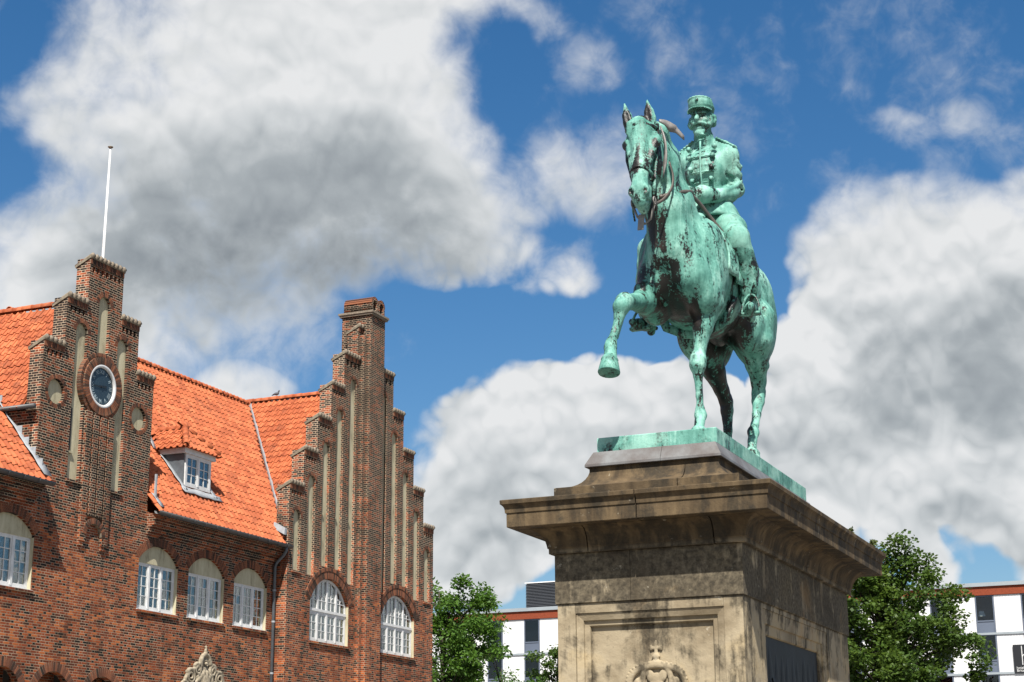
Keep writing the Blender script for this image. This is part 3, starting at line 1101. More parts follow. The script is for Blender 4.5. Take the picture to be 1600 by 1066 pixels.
def frame_win(y0, y1, z0, z1, xf, lights, rows, parent, pane_cols=2, name='window', curtain=True, seed=0):
    """painted timber casements: outer frame, mullions, sashes, glazing bars; panes and curtains as sub-parts"""
    r_ = random.Random(seed)
    mb = MB()
    fw, d = .07, .07
    bar(mb, xf - d, xf, y0, y0 + fw, z0, z1)
    bar(mb, xf - d, xf, y1 - fw, y1, z0, z1)
    bar(mb, xf - d, xf, y0 + fw, y1 - fw, z0, z0 + fw + .02)
    bar(mb, xf - d, xf, y0 + fw, y1 - fw, z1 - fw, z1)
    L = (y1 - y0 - 2 * fw) / lights
    panes = []
    for i in range(lights):
        a, b = y0 + fw + L * i, y0 + fw + L * (i + 1)
        if i:
            bar(mb, xf - d, xf + .012, a - .045, a + .045, z0 + fw, z1 - fw)
        sa, sb = a + (.045 if i else 0) + .002, b - (.045 if i < lights - 1 else 0) - .002
        sz0, sz1 = z0 + fw + .022, z1 - fw - .002
        sw = .045
        bar(mb, xf - .05, xf - .008, sa, sa + sw, sz0, sz1)
        bar(mb, xf - .05, xf - .008, sb - sw, sb, sz0, sz1)
        bar(mb, xf - .05, xf - .008, sa + sw, sb - sw, sz0, sz0 + sw)
        bar(mb, xf - .05, xf - .008, sa + sw, sb - sw, sz1 - sw, sz1)
        pw = (sb - sa - 2 * sw) / pane_cols
        ph = (sz1 - sz0 - 2 * sw) / rows
        for c in range(1, pane_cols):
            y = sa + sw + pw * c
            bar(mb, xf - .042, xf - .014, y - .012, y + .012, sz0 + sw, sz1 - sw)
        for q in range(1, rows):
            z = sz0 + sw + ph * q
            bar(mb, xf - .043, xf - .013, sa + sw, sb - sw, z - .011, z + .011)
        for c in range(pane_cols):
            for q in range(rows):
                panes.append((sa + sw + pw * (c + .5), sz0 + sw + ph * (q + .5), pw, ph))
    o = mb.obj(name, M['white'], parent)
    key = None
    for (py, pz, pw, ph) in panes:
        k = (round(pw, 3), round(ph, 3))
        if key is None or key[0] != k:
            key = (k, MB().box(-.003, .003, -pw / 2, pw / 2, -ph / 2, ph / 2).mesh('pane'))
        p = obj('pane', key[1], M['glass'], o)
        p.location = (xf - .03, py, pz)
        p.rotation_euler = (0, r_.uniform(-.012, .012), r_.uniform(-.012, .012))
    if curtain:
        for i in range(lights):
            a = y0 + fw + L * i + .03
            b = a + L - .06
            for side in (0, 1):
                w_ = L * r_.uniform(.22, .42)
                ya, yb = (a, a + w_) if side == 0 else (b - w_, b)
                nn = 14
                V = []
                for j in range(nn + 1):
                    t = j / nn
                    xo = xf - .16 + .022 * math.sin(t * 17 + i)
                    top = z1 - .05 if r_.random() > .0 else z1
                    V += [(xo, ya + (yb - ya) * t * .85, z0 + .05), (xo, ya + (yb - ya) * t, top)]
                F = [(2 * j, 2 * j + 2, 2 * j + 3, 2 * j + 1) for j in range(nn)]
                MB().add(V, F).obj('curtain', M['curtain'], o, True)
    return o


def long_window(y, seed):
    o = frame_win(y + .01, y + MWW - .01, 7.375, 8.80, FX - .12, 3, 4, hall, 2, 'window', True, seed)
    # rendered lunette under the arch, set back a little
    pl = plate('lunette', arched(y - .02, y + MWW + .02, 8.78, 8.86, .49, 14), [], FX - .09, .10, M['cream'], o)
    MB().box(FX - .19, FX - .05, y - .004, y + .012, 7.35, 8.79).obj('plaster_reveal', M['cream'], o)
    MB().box(FX - .19, FX - .012, y + MWW - .014, y + MWW + .004, 7.35, 8.79).obj('plaster_reveal', M['cream'], o)
    MB().box(FX - .19, FX + .06, y - .03, y + MWW + .05, 7.29, 7.362).obj('sill', M['brick_red'], o)
    MB().box(FX - .11, FX + .035, y - .02, y + MWW + .03, 7.3625, 7.376).obj('sill_flashing', M['white'], o)
    R_, a = seg(MWW, .47)
    arch_bricks(y + MWW / 2, 8.86 + .47 - R_, R_, math.pi / 2 - a, math.pi / 2 + a, .26, FX, o if False else hall, .078, .006, .12, seed=seed)
    return o


for i, y in enumerate(MW):
    long_window(y, 11 + i)
# ground arcade: recessed arches
for i, y in enumerate(GA):
    arch_bricks(y, 4.50, .80, 0, math.pi, .25, FX, hall, .085, .012, .12, seed=30 + i)
    MB().box(FX - .9, FX - .7, y - .9, y + .9, 2.3, 5.6).obj('arcade_back', M['brick_red'], hall)
# rooms behind the windows
MB().box(-39.6, FX - .75, 30.0, 49.1, 0., 10.2).obj('interior', M['room'], hall)
MB().box(FX - .75, FX - .22, 30.0, 49.1, 9.45, 9.7).obj('ceiling_slab', M['room'], hall)
MB().box(FX - .75, FX - .22, 30.0, 49.1, 7.0, 7.2).obj('floor_slab', M['room'], hall)

# ---- corbelled eaves cornice, gutter, downpipe
GX, GZ = FX + .54, 10.26
for (ya, yb) in ((30.0, GC - 2.62 - .02), (GC + 2.62 + .02, 49.14)):
    for i, (z0, z1, o_) in enumerate(((9.62, 9.69, .04), (9.692, 9.83, .10), (9.832, 9.90, .17), (9.902, 10.04, .26), (10.042, 10.11, .33), (10.112, 10.25, .40))):
        MB().box(FX - .05, FX + o_, ya + .002 * i, yb - .002 * i, z0, z1).obj('cornice_course', M['brick'], hall)
    # gutter: half-round trough
    n = 9
    V = []
    for y in ((ya, yb + .14) if ya < 35 else (ya - .26, yb + .1)):
        for j in range(n):
            a = math.pi * (1 + j / (n - 1))
            V.append((GX + .11 * math.cos(a), y, GZ + .11 * math.sin(a)))
        for j in range(n):
            a = math.pi * (2 - j / (n - 1))
            V.append((GX + .10 * math.cos(a), y, GZ + .10 * math.sin(a)))
    k = 2 * n
    F = [(j, (j + 1) % k, k + (j + 1) % k, k + j) for j in range(k)] + [tuple(reversed(range(k))), tuple(range(k, 2 * k))]
    g_ = MB().add(V, F).obj('gutter', M['gutter'], hall, True)
    yy = ya + .35
    while yy < yb:
        MB().tube([(GX + .118 * math.cos(a), yy, GZ + .118 * math.sin(a)) for a in [math.pi * (1 + j / 8) for j in range(9)]], .008, 5).obj('gutter_bracket', M['zinc'], g_)
        yy += .62
pipe = MB().tube([(GX, 48.93, 10.2), (GX, 48.93, 10.06), (GX - .08, 48.94, 9.93), (FX + .16, 48.97, 9.68), (FX + .09, 48.98, 9.54), (FX + .09, 48.98, 0.1)], .055, 10).obj('downpipe', M['zinc'], hall, True)
for z in (8.75, 7.7, 6.0, 3.5):
    MB().lathe((FX + .09, 48.98, z), [(.062, -.03), (.066, -.02), (.066, .02), (.062, .03)], 10).obj('pipe_collar', M['lead'], pipe)

# ---- the wing
WC = 54.72
steps_w = [(5.58, 12.42), (4.68, 13.77), (3.78, 15.13), (2.87, 16.53), (1.97, 17.90)]
wout = [(WC - 5.58, 0), (WC + 5.58, 0)]
r_, l_ = [], []
for i, (hw_, z) in enumerate(steps_w):
    pv = steps_w[i - 1][1] if i else 0
    if i:
        r_.append((WC + hw_, pv))
        l_.append((WC - hw_, pv))
    r_.append((WC + hw_, z))
    l_.append((WC - hw_, z))
wout += r_ + l_[::-1]
wh = []
NW = [(1.22, 9.45, 17.09), (2.16, 9.45, 15.72), (3.12, 9.45, 14.32), (4.08, 9.40, 12.94), (5.03, 9.48, 11.59)]
WINC = [WC - 2.64, WC + 2.60]
R_w, a_w = seg(2.75, .85)
WSP = 8.62


def arch_z(y, extra):
    """height of the window arch's outer curve at y"""
    best = 0
    for c in WINC:
        q = (R_w + extra)**2 - (y - c)**2
        if q > 0 and abs(y - c) < 1.9:
            best = max(best, WSP + .85 - R_w + math.sqrt(q))
    return best


niches = []
for o_, zb, za in NW:
    for q in (-1, 1):
        yc = WC + q * o_
        z0 = zb
        if o_ < 4.5:
            z0 = max(zb, arch_z(yc - .25, .40), arch_z(yc + .25, .40)) if o_ in (2.16, 3.12) else max(9.45, min(arch_z(yc - .25, .40) or 9.9, arch_z(yc + .25, .40) or 9.9))
        niches.append((yc - .25, yc + .25, z0, za - .25))
for y0, y1, z0, zs in niches:
    wh.append(arched(y0, y1, z0, zs, n=10))
for c in WINC:
    wh.append(arched(c - 1.375, c + 1.375, 7.22, WSP, .85, 18))
for (hw_, z), nx in zip(steps_w, [4.68, 3.78, 2.87, 1.97, .62]):
    wh += teeth(WC - hw_ + .1, WC - nx - .04, z, 4) + teeth(WC + nx + .04, WC + hw_ - .1, z, 4)
plate('wing_wall', wout, wh, WX, .2, M['brick'], hall)
bk = [(WC - 5.58, 9.98), (WC + 5.58, 9.98)] + r_ + l_[::-1]
plate('wing_gable_backing', bk, [], WX - .2005, .29, M['brick'], hall)
# side walls and masonry below
MB().box(-34., WX - .202, WC - 5.58, WC - 5.3, 0, 9.975).obj('wing_side_wall', M['brick'], hall)
MB().box(-40., WX - .202, WC + 5.3, WC + 5.58, 0, 9.975).obj('wing_side_wall', M['brick'], hall)
MB().box(-39.6, WX - .75, WC - 5.28, WC + 5.28, 0, 9.97).obj('wing_interior', M['room'], hall)
for i, (z0, z1, o_) in enumerate(((9.10, 9.17, .03), (9.172, 9.30, .06), (9.302, 9.37, .03))):
    MB().box(-30.0, WX - .21, WC - 5.58 - o_, WC - 5.5, z0, z1).obj('string_course', M['brick'], hall)
for k, (y0, y1, z0, zs) in enumerate(niches):
    MB().box(WX - .16, WX - .105, y0 - .04, y1 + .04, z0 - .05, zs + .3).obj('niche_plaster', M['cream'], hall)
    arch_bricks((y0 + y1) / 2, zs, .25, 0, math.pi, .13, WX, hall, .075, .004, .1, seed=k)
    if abs((y0 + y1) / 2 - WC) > 4.5:
        MB().box(WX - .15, WX + .05, y0 - .05, y1 + .05, z0 - .075, z0 - .005).obj('niche_sill', M['brick_red'], hall)
    elif abs((y0 + y1) / 2 - WC) < 3.5:
        zz0 = 11.75 - .0
        MB().box(WX - .1045, WX - .098, y0 + .02, y0 + .15, zz0, zz0 + 1.2).obj('slit_window', M['sign'], hall)
        MB().box(WX - .1045, WX - .04, y0, y0 + .22, zz0 - .07, zz0 - .005).obj('slit_sill', M['cream'], hall)
for (hw_, z), nx in zip(steps_w, [4.68, 3.78, 2.87, 1.97, .62]):
    for q in (-1, 1):
        MB().box(WX - .19, WX - .09, WC + q * (nx + .03), WC + q * (hw_ - .05), z - .44, z - .18).obj('slot_backing', M['brick'], hall)
    coping(WC - hw_, WC - nx, z, WX, .48)
    coping(WC + nx, WC + hw_, z, WX, .48)
# pier and chimney
MB().box(WX - .1, -29.17, 54.12, 55.24, 0, 19.72).obj('chimney_pier', M['brick'], hall)
MB().box(WX - .1, -29.34, 53.94, 54.118, 0, 18.9).obj('pier_shoulder', M['brick'], hall)
MB().box(WX - .1, -29.34, 55.242, 55.42, 0, 18.9).obj('pier_shoulder', M['brick'], hall)
MB().box(-30.42, WX - .102, 54.12, 55.24, 17.5, 19.719).obj('chimney_stack', M['brick'], hall)
for q, (ya, yb) in enumerate(((53.76, 54.1), (55.26, 55.6))):
    MB().box(-29.98, WX, ya, yb, 17.7, 19.18).obj('chimney_buttress', M['brick'], hall)
    coping(ya, yb, 19.18, WX, .46)
cap_z = 19.72
MB().box(-30.50, -29.09, 54.04, 55.32, cap_z, cap_z + .07).obj('chimney_cap', M['copingtile'], hall)
MB().box(-30.54, -29.05, 54.00, 55.36, cap_z + .072, cap_z + .15).obj('chimney_cap', M['copingtile'], hall)
for yc in (54.42, 54.95):
    # barrel flue with an open arched mouth
    o1 = arched(yc - .245, yc + .245, cap_z + .152, cap_z + .50, .235, 12)
    i1 = arched(yc - .15, yc + .15, cap_z + .20, cap_z + .48, .15, 12)
    f_ = plate('flue', o1, [i1], -29.17, 1.22, M['brick_red'], hall)
    MB().box(-29.9, -29.75, yc - .16, yc + .16, cap_z + .16, cap_z + .64).obj('flue_dark', M['room'], f_)
    arch_bricks(yc, cap_z + .50, .245, 0, math.pi, .03, -29.20, f_, .08, .03, 1.2, 'flue_cover', 8)

# ---- the two great windows of the wing


def great_window(c, seed):
    w, z0 = 2.75, 7.22
    o = frame_win(c - w / 2 + .012, c + w / 2 - .012, z0 + .015, 8.28, WX - .12, 4, 3, hall, 2, 'arched_window', True, seed)
    xf = WX - .12
    mb = MB()
    ztr = 8.282
    mb.box(xf - .07, xf + .03, c - w / 2 + .012, c + w / 2 - .012, ztr, ztr + .09)
    # curved head
    n = 18
    R_, a = R_w - .012, a_w
    cz = WSP + .85 - R_w
    pts = []
    for i in range(n + 1):
        t = math.pi / 2 + a - 2 * a * i / n
        pts.append((math.cos(t), math.sin(t)))
    V = []
    for cs, sn in pts:
        for rr_ in (R_, R_ - .085):
            for xx in (xf - .07, xf):
                V.append((xx, c + rr_ * cs, cz + rr_ * sn))
    F = []
    for i in range(n):
        b = 4 * i
        F += [(b + 1, b + 5, b + 7, b + 3), (b, b + 2, b + 6, b + 4), (b, b + 4, b + 5, b + 1), (b + 2, b + 3, b + 7, b + 6)]
    mb.add(V, F)
    # jamb pieces between transom and spring of the arch
    for q in (-1, 1):
        yb = c + q * (w / 2 - .012)
        mb.box(xf - .07, xf - .001, min(yb, yb - q * .08), max(yb, yb - q * .08), ztr + .09, WSP + .02)
    head = lambda y: cz + math.sqrt(max(.01, (R_ - .05)**2 - (y - c)**2))
    L = (w - .16) / 4
    xs = [c - w / 2 + .08 + L * i for i in range(5)]
    for i in (1, 2, 3):
        mb.box(xf - .065, xf + .012, xs[i] - .05, xs[i] + .05, ztr + .09, head(xs[i]))
    for i in range(4):
        a_, b_ = xs[i] + .05, xs[i + 1] - .05
        m_ = (a_ + b_) / 2
        zt = ztr + .40
        hh = head(m_)
        mb.box(xf - .045, xf - .012, m_ - .013, m_ + .013, ztr + .09, min(zt + .02, hh))
        mb.box(xf - .046, xf - .011, a_, b_, zt - .012, zt + .012)
        # small arches and a fork above
        for (p, q) in ((a_, m_), (m_, b_)):
            rr_ = (q - p) / 2
            pc = (p + q) / 2
            for j in range(8):
                t0, t1 = math.pi * j / 8, math.pi * (j + 1) / 8
                p0 = Vector((xf - .028, pc + rr_ * math.cos(t0), zt + rr_ * 1.15 * math.sin(t0)))
                p1 = Vector((xf - .028, pc + rr_ * math.cos(t1), zt + rr_ * 1.15 * math.sin(t1)))
                if max(p0.z, p1.z) < max(head(p0.y), head(p1.y)):
                    mb.tube([p0, p1], .014, 4)
        if hh > zt + .25:
            mb.box(xf - .044, xf - .013, m_ - .012, m_ + .012, zt + .0, hh)
    mb.obj('tracery', M['white'], o)
    pl = plate('head_glass', arched(c - w / 2 + .03, c + w / 2 - .03, ztr + .05, WSP, .83, 16), [], xf - .03, .006, M['glass'], o)
    for i in range(4):
        V = []
        for j in range(15):
            t = j / 14
            V += [(xf - .17 + .02 * math.sin(t * 20), xs[i] + L * t, ztr + .1), (xf - .17 + .02 * math.sin(t * 20), xs[i] + L * t, min(ztr + 1.0, head(xs[i] + L * t)))]
        if i % 2 == 0 or seed % 2:
            MB().add(V, [(2 * j, 2 * j + 2, 2 * j + 3, 2 * j + 1) for j in range(14)]).obj('curtain', M['curtain'], o, True)
    MB().box(WX - .19, WX + .07, c - w / 2 - .04, c + w / 2 + .06, z0 - .075, z0 - .003).obj('sill', M['brick_red'], o)
    MB().box(WX - .19, WX - .012, c + w / 2 - .014, c + w / 2 + .004, z0, WSP).obj('plaster_reveal', M['cream'], o)
    R2, a2 = seg(2.75, .85)
    arch_bricks(c, WSP + .85 - R2, R2, math.pi / 2 - a2, math.pi / 2 + a2, .26, WX, hall, .08, .02, .14, seed=seed)
    arch_bricks(c, WSP + .85 - R2, R2 + .265, math.pi / 2 - a2, math.pi / 2 + a2, .13, WX, hall, .12, .035, .14, seed=seed + 3)


great_window(WINC[0], 2)
great_window(WINC[1], 3)

# ---- roofs
MAIN = (10.36, -29.52, 16.90, -34.80)           # eaves z, eaves x, ridge z, ridge x
ms = (MAIN[2] - MAIN[0]) / (MAIN[1] - MAIN[3])
main_z = lambda x: MAIN[0] + (MAIN[1] - x) * ms
WR = 17.0
wsl = (WR - 10.42) / (WC - 49.0)
wing_z = lambda y: WR - abs(y - WC) * wsl
CRZ, CEZ = 16.29, 12.47
csl = (CRZ - CEZ) / (GC - 36.28)
cross_z = lambda y: CRZ - abs(y - GC) * csl
bd = .10


def slab(name, quads, parent):
    mb = MB()
    for q in quads:
        mb.add(q, [(0, 1, 2, 3)])
    return mb.obj(name, M['tile'], parent)


roof = slab('main_roof', [[(MAIN[1], 29.9, MAIN[0] - bd), (MAIN[1], 62, MAIN[0] - bd), (MAIN[3], 62, MAIN[2] - bd), (MAIN[3], 29.9, MAIN[2] - bd)],
                          [(MAIN[3], 29.9, MAIN[2] - bd), (MAIN[3], 62, MAIN[2] - bd), (-40.1, 62, MAIN[0] - bd), (-40.1, 29.9, MAIN[0] - bd)]], hall)
# cut the main slab short of the wing's right half
roof.data.clear_geometry()
YE = 55.0
ya_, yb_, xm_ = GC - 2.63, GC + 2.63, -30.47
roof.data.from_pydata([(MAIN[1], 29.9, MAIN[0] - bd), (MAIN[1], ya_, MAIN[0] - bd), (xm_, ya_, main_z(xm_) - bd), (xm_, 29.9, main_z(xm_) - bd),
                       (MAIN[1], yb_, MAIN[0] - bd), (MAIN[1], 49.1, MAIN[0] - bd), (xm_, 50.06, main_z(xm_) - bd), (xm_, yb_, main_z(xm_) - bd),
                       (MAIN[3], YE, MAIN[2] - bd), (MAIN[3], 29.9, MAIN[2] - bd), (-40.1, 29.9, MAIN[0] - bd), (MAIN[3], 60.2, MAIN[2] - bd), (-40.1, 60.2, MAIN[0] - bd)],
                      [], [(0, 1, 2, 3), (4, 5, 6, 7), (3, 2, 7, 6, 8, 9), (9, 11, 12, 10)])
wroof = slab('wing_roof', [[(-30.02, 48.98, wing_z(48.98) - bd), (-30.02, WC, WR - bd), (-39.5, WC, WR - bd), (-39.5, 48.98, wing_z(48.98) - bd)],
                           [(-30.02, WC, WR - bd), (-30.02, 60.42, wing_z(60.42) - bd), (-39.5, 60.42, wing_z(60.42) - bd), (-39.5, WC, WR - bd)]], hall)
croof = slab('cross_roof', [[(-30.47, 36.28, CEZ - bd), (-30.47, GC, CRZ - bd), (-34.4, GC, CRZ - bd), (-34.4, 36.28, CEZ - bd)],
                            [(-30.47, GC, CRZ - bd), (-30.47, 41.9, cross_z(41.9) - bd), (-34.4, 41.9, cross_z(41.9) - bd), (-34.4, GC, CRZ - bd)]], hall)
# cheek walls of the cross gable
for y0, y1 in ((GC - 2.62, GC - 2.42), (GC + 2.42, GC + 2.62)):
    MB().box(-33.5, FX - .463, y0, y1, 10.25, 12.25).obj('cheek_wall', M['brick'], hall)
for i, (z0, z1, o_) in enumerate(((12.0, 12.07, .04), (12.072, 12.2, .08), (12.202, 12.33, .13))):
    MB().box(-33.4, FX - .01 - .002 * i, GC - 2.62 - o_, GC - 2.6, z0, z1).obj('cornice_course', M['brick'], hall)
MB().tube([(FX + .02, 36.24, 12.40), (-34., 36.24, 12.38)], .07, 10).obj('gutter', M['gutter'], hall, True)

# pantile: S-shaped section, butt end thick, laid with overlap
TW, TL, TH = .238, .335, .41


def tile_mesh():
    # pantile section: broad trough, then a steep narrow roll
    pr = [(-.5, .030), (-.40, .008), (-.25, -.004), (-.08, -.004), (.08, .006), (.2, .030), (.30, .052), (.40, .060), (.50, .050), (.56, .030)]
    prof = [(u * TW, v) for u, v in pr]
    k = len(prof)
    V = []
    for (l, lift) in ((0., .034), (TH, .0)):
        V += [(u, l, v + lift) for u, v in prof]
    V += [(u, 0., v + .034) for u, v in prof] + [(u, .004, v + .034 - .026) for u, v in prof]
    F = []
    sm = []
    for i in range(k - 1):
        F.append((i, i + 1, k + i + 1, k + i))
        sm.append(True)
        F.append((2 * k + i + 1, 2 * k + i, 3 * k + i, 3 * k + i + 1))
        sm.append(False)
    # under side edge of the roll
    V += [(prof[-1][0], 0., .008), (prof[-1][0], TH, -.02)]
    F.append((k - 1, 4 * k, 4 * k + 1, 2 * k - 1))
    sm.append(False)
    me = bpy.data.meshes.new('tile')
    me.from_pydata(V, [], F)
    me.polygons.foreach_set('use_smooth', sm)
    me.update()
    me.materials.append(M['tile'])
    return me, np.array(V), F, sm


TILE, TV, TF, TS = tile_mesh()
tiles = []          # (matrix, roof object)


def lay(o, du, up, nrm, rows, cols, keep, roofobj, jit=.004, seed=0):
    """rows of tiles from the eaves point o, columns along du, up the slope"""
    r_ = random.Random(seed)
    du, up, nrm = Vector(du), Vector(up), Vector(nrm)
    for j in range(rows):
        for i in range(cols):
            p = Vector(o) + du * (TW * (i + .5)) + up * (TL * j - .03)
            c = p + up * .2
            if not keep(c):
                continue
            q = p + nrm * (r_.uniform(0, .008) - .045) + du * r_.uniform(-jit, jit)
            y_ = (up + nrm * r_.uniform(-.012, .012) + du * r_.uniform(-.012, .012)).normalized()
            x_ = (du - y_ * du.dot(y_)).normalized()
            n_ = x_.cross(y_)
            mw = Matrix(((x_.x, y_.x, n_.x, q.x), (x_.y, y_.y, n_.y, q.y), (x_.z, y_.z, n_.z, q.z), (0, 0, 0, 1)))
            tiles.append((mw, roofobj))


upm = Vector((-(MAIN[1] - MAIN[3]), 0, MAIN[2] - MAIN[0])).normalized()
nm_ = Vector((upm.z, 0, -upm.x))
rows_m = int(((MAIN[1] - MAIN[3])**2 + (MAIN[2] - MAIN[0])**2)**.5 / TL) + 1
DORM = (44.12, 45.75, -30.45, 12.62)      # y0, y1, front x, eaves z


def keep_main(c):
    if c.z > MAIN[2] + .05:
        return False
    if c.y > 48.9 and wing_z(c.y) > main_z(c.x) - .14:
        return False
    if GC - 2.64 < c.y < GC + 2.64:
        return (GC + 2.36 < c.y or c.y < GC - 2.5) and c.x > -29.86
    if DORM[0] - .02 < c.y < DORM[1] + .02 and c.x < DORM[2] + .06 and c.z < 14.1 and main_z(c.x) < 13.3:
        return False
    return True


lay((MAIN[1] + .06, 33.4, MAIN[0] - .07), (0, 1, 0), upm, nm_, rows_m, 14, keep_main, roof, seed=1)
lay((MAIN[1] + .06, GC + 2.63 - TW, MAIN[0] - .07), (0, 1, 0), upm, nm_, rows_m, 59, keep_main, roof, seed=2)
upw = Vector((0, WC - 49.0, WR - 10.42)).normalized()
nw_ = Vector((0, -upw.z, upw.y))
lay((-30.02 + 0, 48.9, wing_z(48.9)), (1, 0, 0), upw, nw_, 27, 1, lambda c: False, wroof)
lay((-36.0, 48.95, wing_z(48.95)), (1, 0, 0), upw, nw_, 26, 25, lambda c: c.z < WR and c.x < -30.05 and wing_z(c.y) > main_z(c.x) - .02, wroof, seed=3)
upc = Vector((0, GC - 36.28, CRZ - CEZ)).normalized()
nc_ = Vector((0, -upc.z, upc.y))
lay((-34.8, 36.22, cross_z(36.22)), (1, 0, 0), upc, nc_, 15, 18, lambda c: c.z < CRZ and c.x < -30.5 and cross_z(c.y) > main_z(c.x) - .02, croof, seed=4)
# far slopes
lay((-36., 60.45, wing_z(60.45)), (-1, 0, 0), Vector((0, -upw.y, upw.z)), Vector((0, upw.z, upw.y)), 26, 1, lambda c: False, wroof)

# nearest 300 in view become single tiles, the rest one mesh per roof
CRm = np.array(CR)


def in_view(p):
    v = CRm @ (np.array(p) - np.array((0, 0, 1.6)))
    if v[2] <= 0:
        return False
    return abs(v[0] / v[2]) < .306 and abs(v[1] / v[2]) < .205


order = sorted(range(len(tiles)), key=lambda i: (0 if in_view(tiles[i][0].translation) else 1, tiles[i][0].translation.length))
single = set(order[:298])
TVh = np.c_[TV, np.ones(len(TV))]
rest = {}
for i, (mw, ro) in enumerate(tiles):
    if i in single:
        o = bpy.data.objects.new('tile', TILE)
        COL.objects.link(o)
        o.parent = ro
        o.matrix_basis = mw
    else:
        rest.setdefault(ro.name, []).append(np.array(mw))
for nme, L in rest.items():
    V = np.concatenate([(TVh @ m_.T)[:, :3] for m_ in L])
    F = []
    mb = MB()
    for k in range(len(L)):
        b = k * len(TV)
        F += [tuple(b + q for q in f_) for f_ in TF]
    me = bpy.data.meshes.new('tiles')
    me.from_pydata(V.tolist(), [], F)
    me.polygons.foreach_set('use_smooth', TS * len(L))
    me.update()
    o = obj('tile_field', me, M['tile'], bpy.data.objects[nme])
    tag(o, kind='stuff')

# ridge tiles


def ridge(a, b, roofobj, r=.12, step=.36):
    a, b = Vector(a), Vector(b)
    d = (b - a)
    n = int(d.length / step)
    d.normalize()
    key = None
    V = []
    k = 8
    for (l, rr_) in ((0., r), (step + .04, r * .88)):
        for th in (0., -.02):
            for j in range(k + 1):
                ang = math.pi * (-.08 + 1.16 * j / k)
                V.append((math.cos(ang) * (rr_ + th), l, math.sin(ang) * (rr_ + th)))
    m_ = k + 1
    F = []
    for j in range(k):
        F += [(j, j + 1, 2 * m_ + j + 1, 2 * m_ + j), (j + 1, j, m_ + j, m_ + j + 1), (2 * m_ + j, 2 * m_ + j + 1, 3 * m_ + j + 1, 3 * m_ + j)]
    me = bpy.data.meshes.new('ridge_tile')
    me.from_pydata(V, [], F)
    me.polygons.foreach_set('use_smooth', [True] * len(F))
    me.update()
    me.materials.append(M['tile'])
    up_ = Vector((0, 0, 1))
    x_ = d.cross(up_).normalized()
    z_ = x_.cross(d).normalized()
    for i in range(n + 1):
        q = a + d * step * i
        o = bpy.data.objects.new('ridge_tile', me)
        COL.objects.link(o)
        o.parent = roofobj
        o.matrix_basis = Matrix(((x_.x, d.x, z_.x, q.x), (x_.y, d.y, z_.y, q.y), (x_.z, d.z, z_.z, q.z + random.uniform(-.006, .006)), (0, 0, 0, 1)))


ridge((MAIN[3], 40.5, MAIN[2] + .0), (MAIN[3], 55.0, MAIN[2] + .0), roof)
ridge((-30.3, WC, WR + .0), (-34.9, WC, WR + .0), wroof)
ridge((-30.5, GC, CRZ + .0), (-34.3, GC, CRZ + .0), croof)

# lead: valley, flashings at the gables
def strip(name, pts, w, parent, mat=None, lift=.05):
    V = []
    for i, (p, side, up_) in enumerate(pts):
        p, side, up_ = Vector(p), Vector(side).normalized(), Vector(up_).normalized()
        ww = w * (1 + .18 * math.sin(i * 2.3) + .1 * math.sin(i * 5.1))
        V += [p - side * ww + up_ * lift, p + up_ * (lift - .015), p + side * ww + up_ * lift]
    F = []
    for i in range(len(pts) - 1):
        b = 3 * i
        F += [(b, b + 1, b + 4, b + 3), (b + 1, b + 2, b + 5, b + 4)]
    o = MB().add(V, F).obj(name, mat or M['lead'], parent, True)
    o.modifiers.new('t', 'SOLIDIFY').thickness = .012
    return o


vp = []
for i in range(26):
    t = i / 25
    x = -29.75 + (MAIN[3] + .1 + 29.75) * t
    z = main_z(x)
    y = WC - (WR - z) / wsl
    vp.append(((x, y, z), (.7, -.7, 0), (.5, -.5, .9)))
strip('valley_lead', vp, .22, roof, None, .07)
fl = [((-30.44 - 2.1 * t, GC - 2.66, main_z(-30.44 - 2.1 * t)), (0, 1, 0), nm_) for t in np.linspace(-.42, 1.0, 14)]
strip('flashing_lead', fl, .16, roof, None, .07)
for i in range(9):
    x = -29.75 - .26 * i
    MB().box(x - .27, x, GC - 2.64, GC - 2.625, main_z(x) + .04, main_z(x) + .30 + .02 * (i % 2)).obj('stepped_flashing', M['lead'], roof)
strip('flashing_lead', [((-29.55 - .35 * t, GC + 2.70, main_z(-29.55 - .35 * t)), (0, 1, 0), nm_) for t in np.linspace(0, 1, 4)], .10, roof, None, .06)
MB().obox((-29.78, 49.02, main_z(-29.78) + .16), (.22, 0, -.12), (0, .07, 0), (0, .02, .11)).obj('flashing_lead', M['lead'], roof)
MB().box(-29.8, -29.74, GC + 2.64, GC + 2.70, main_z(-29.78) + .02, main_z(-29.78) + .75).obj('vent_pipe', M['lead'], roof)


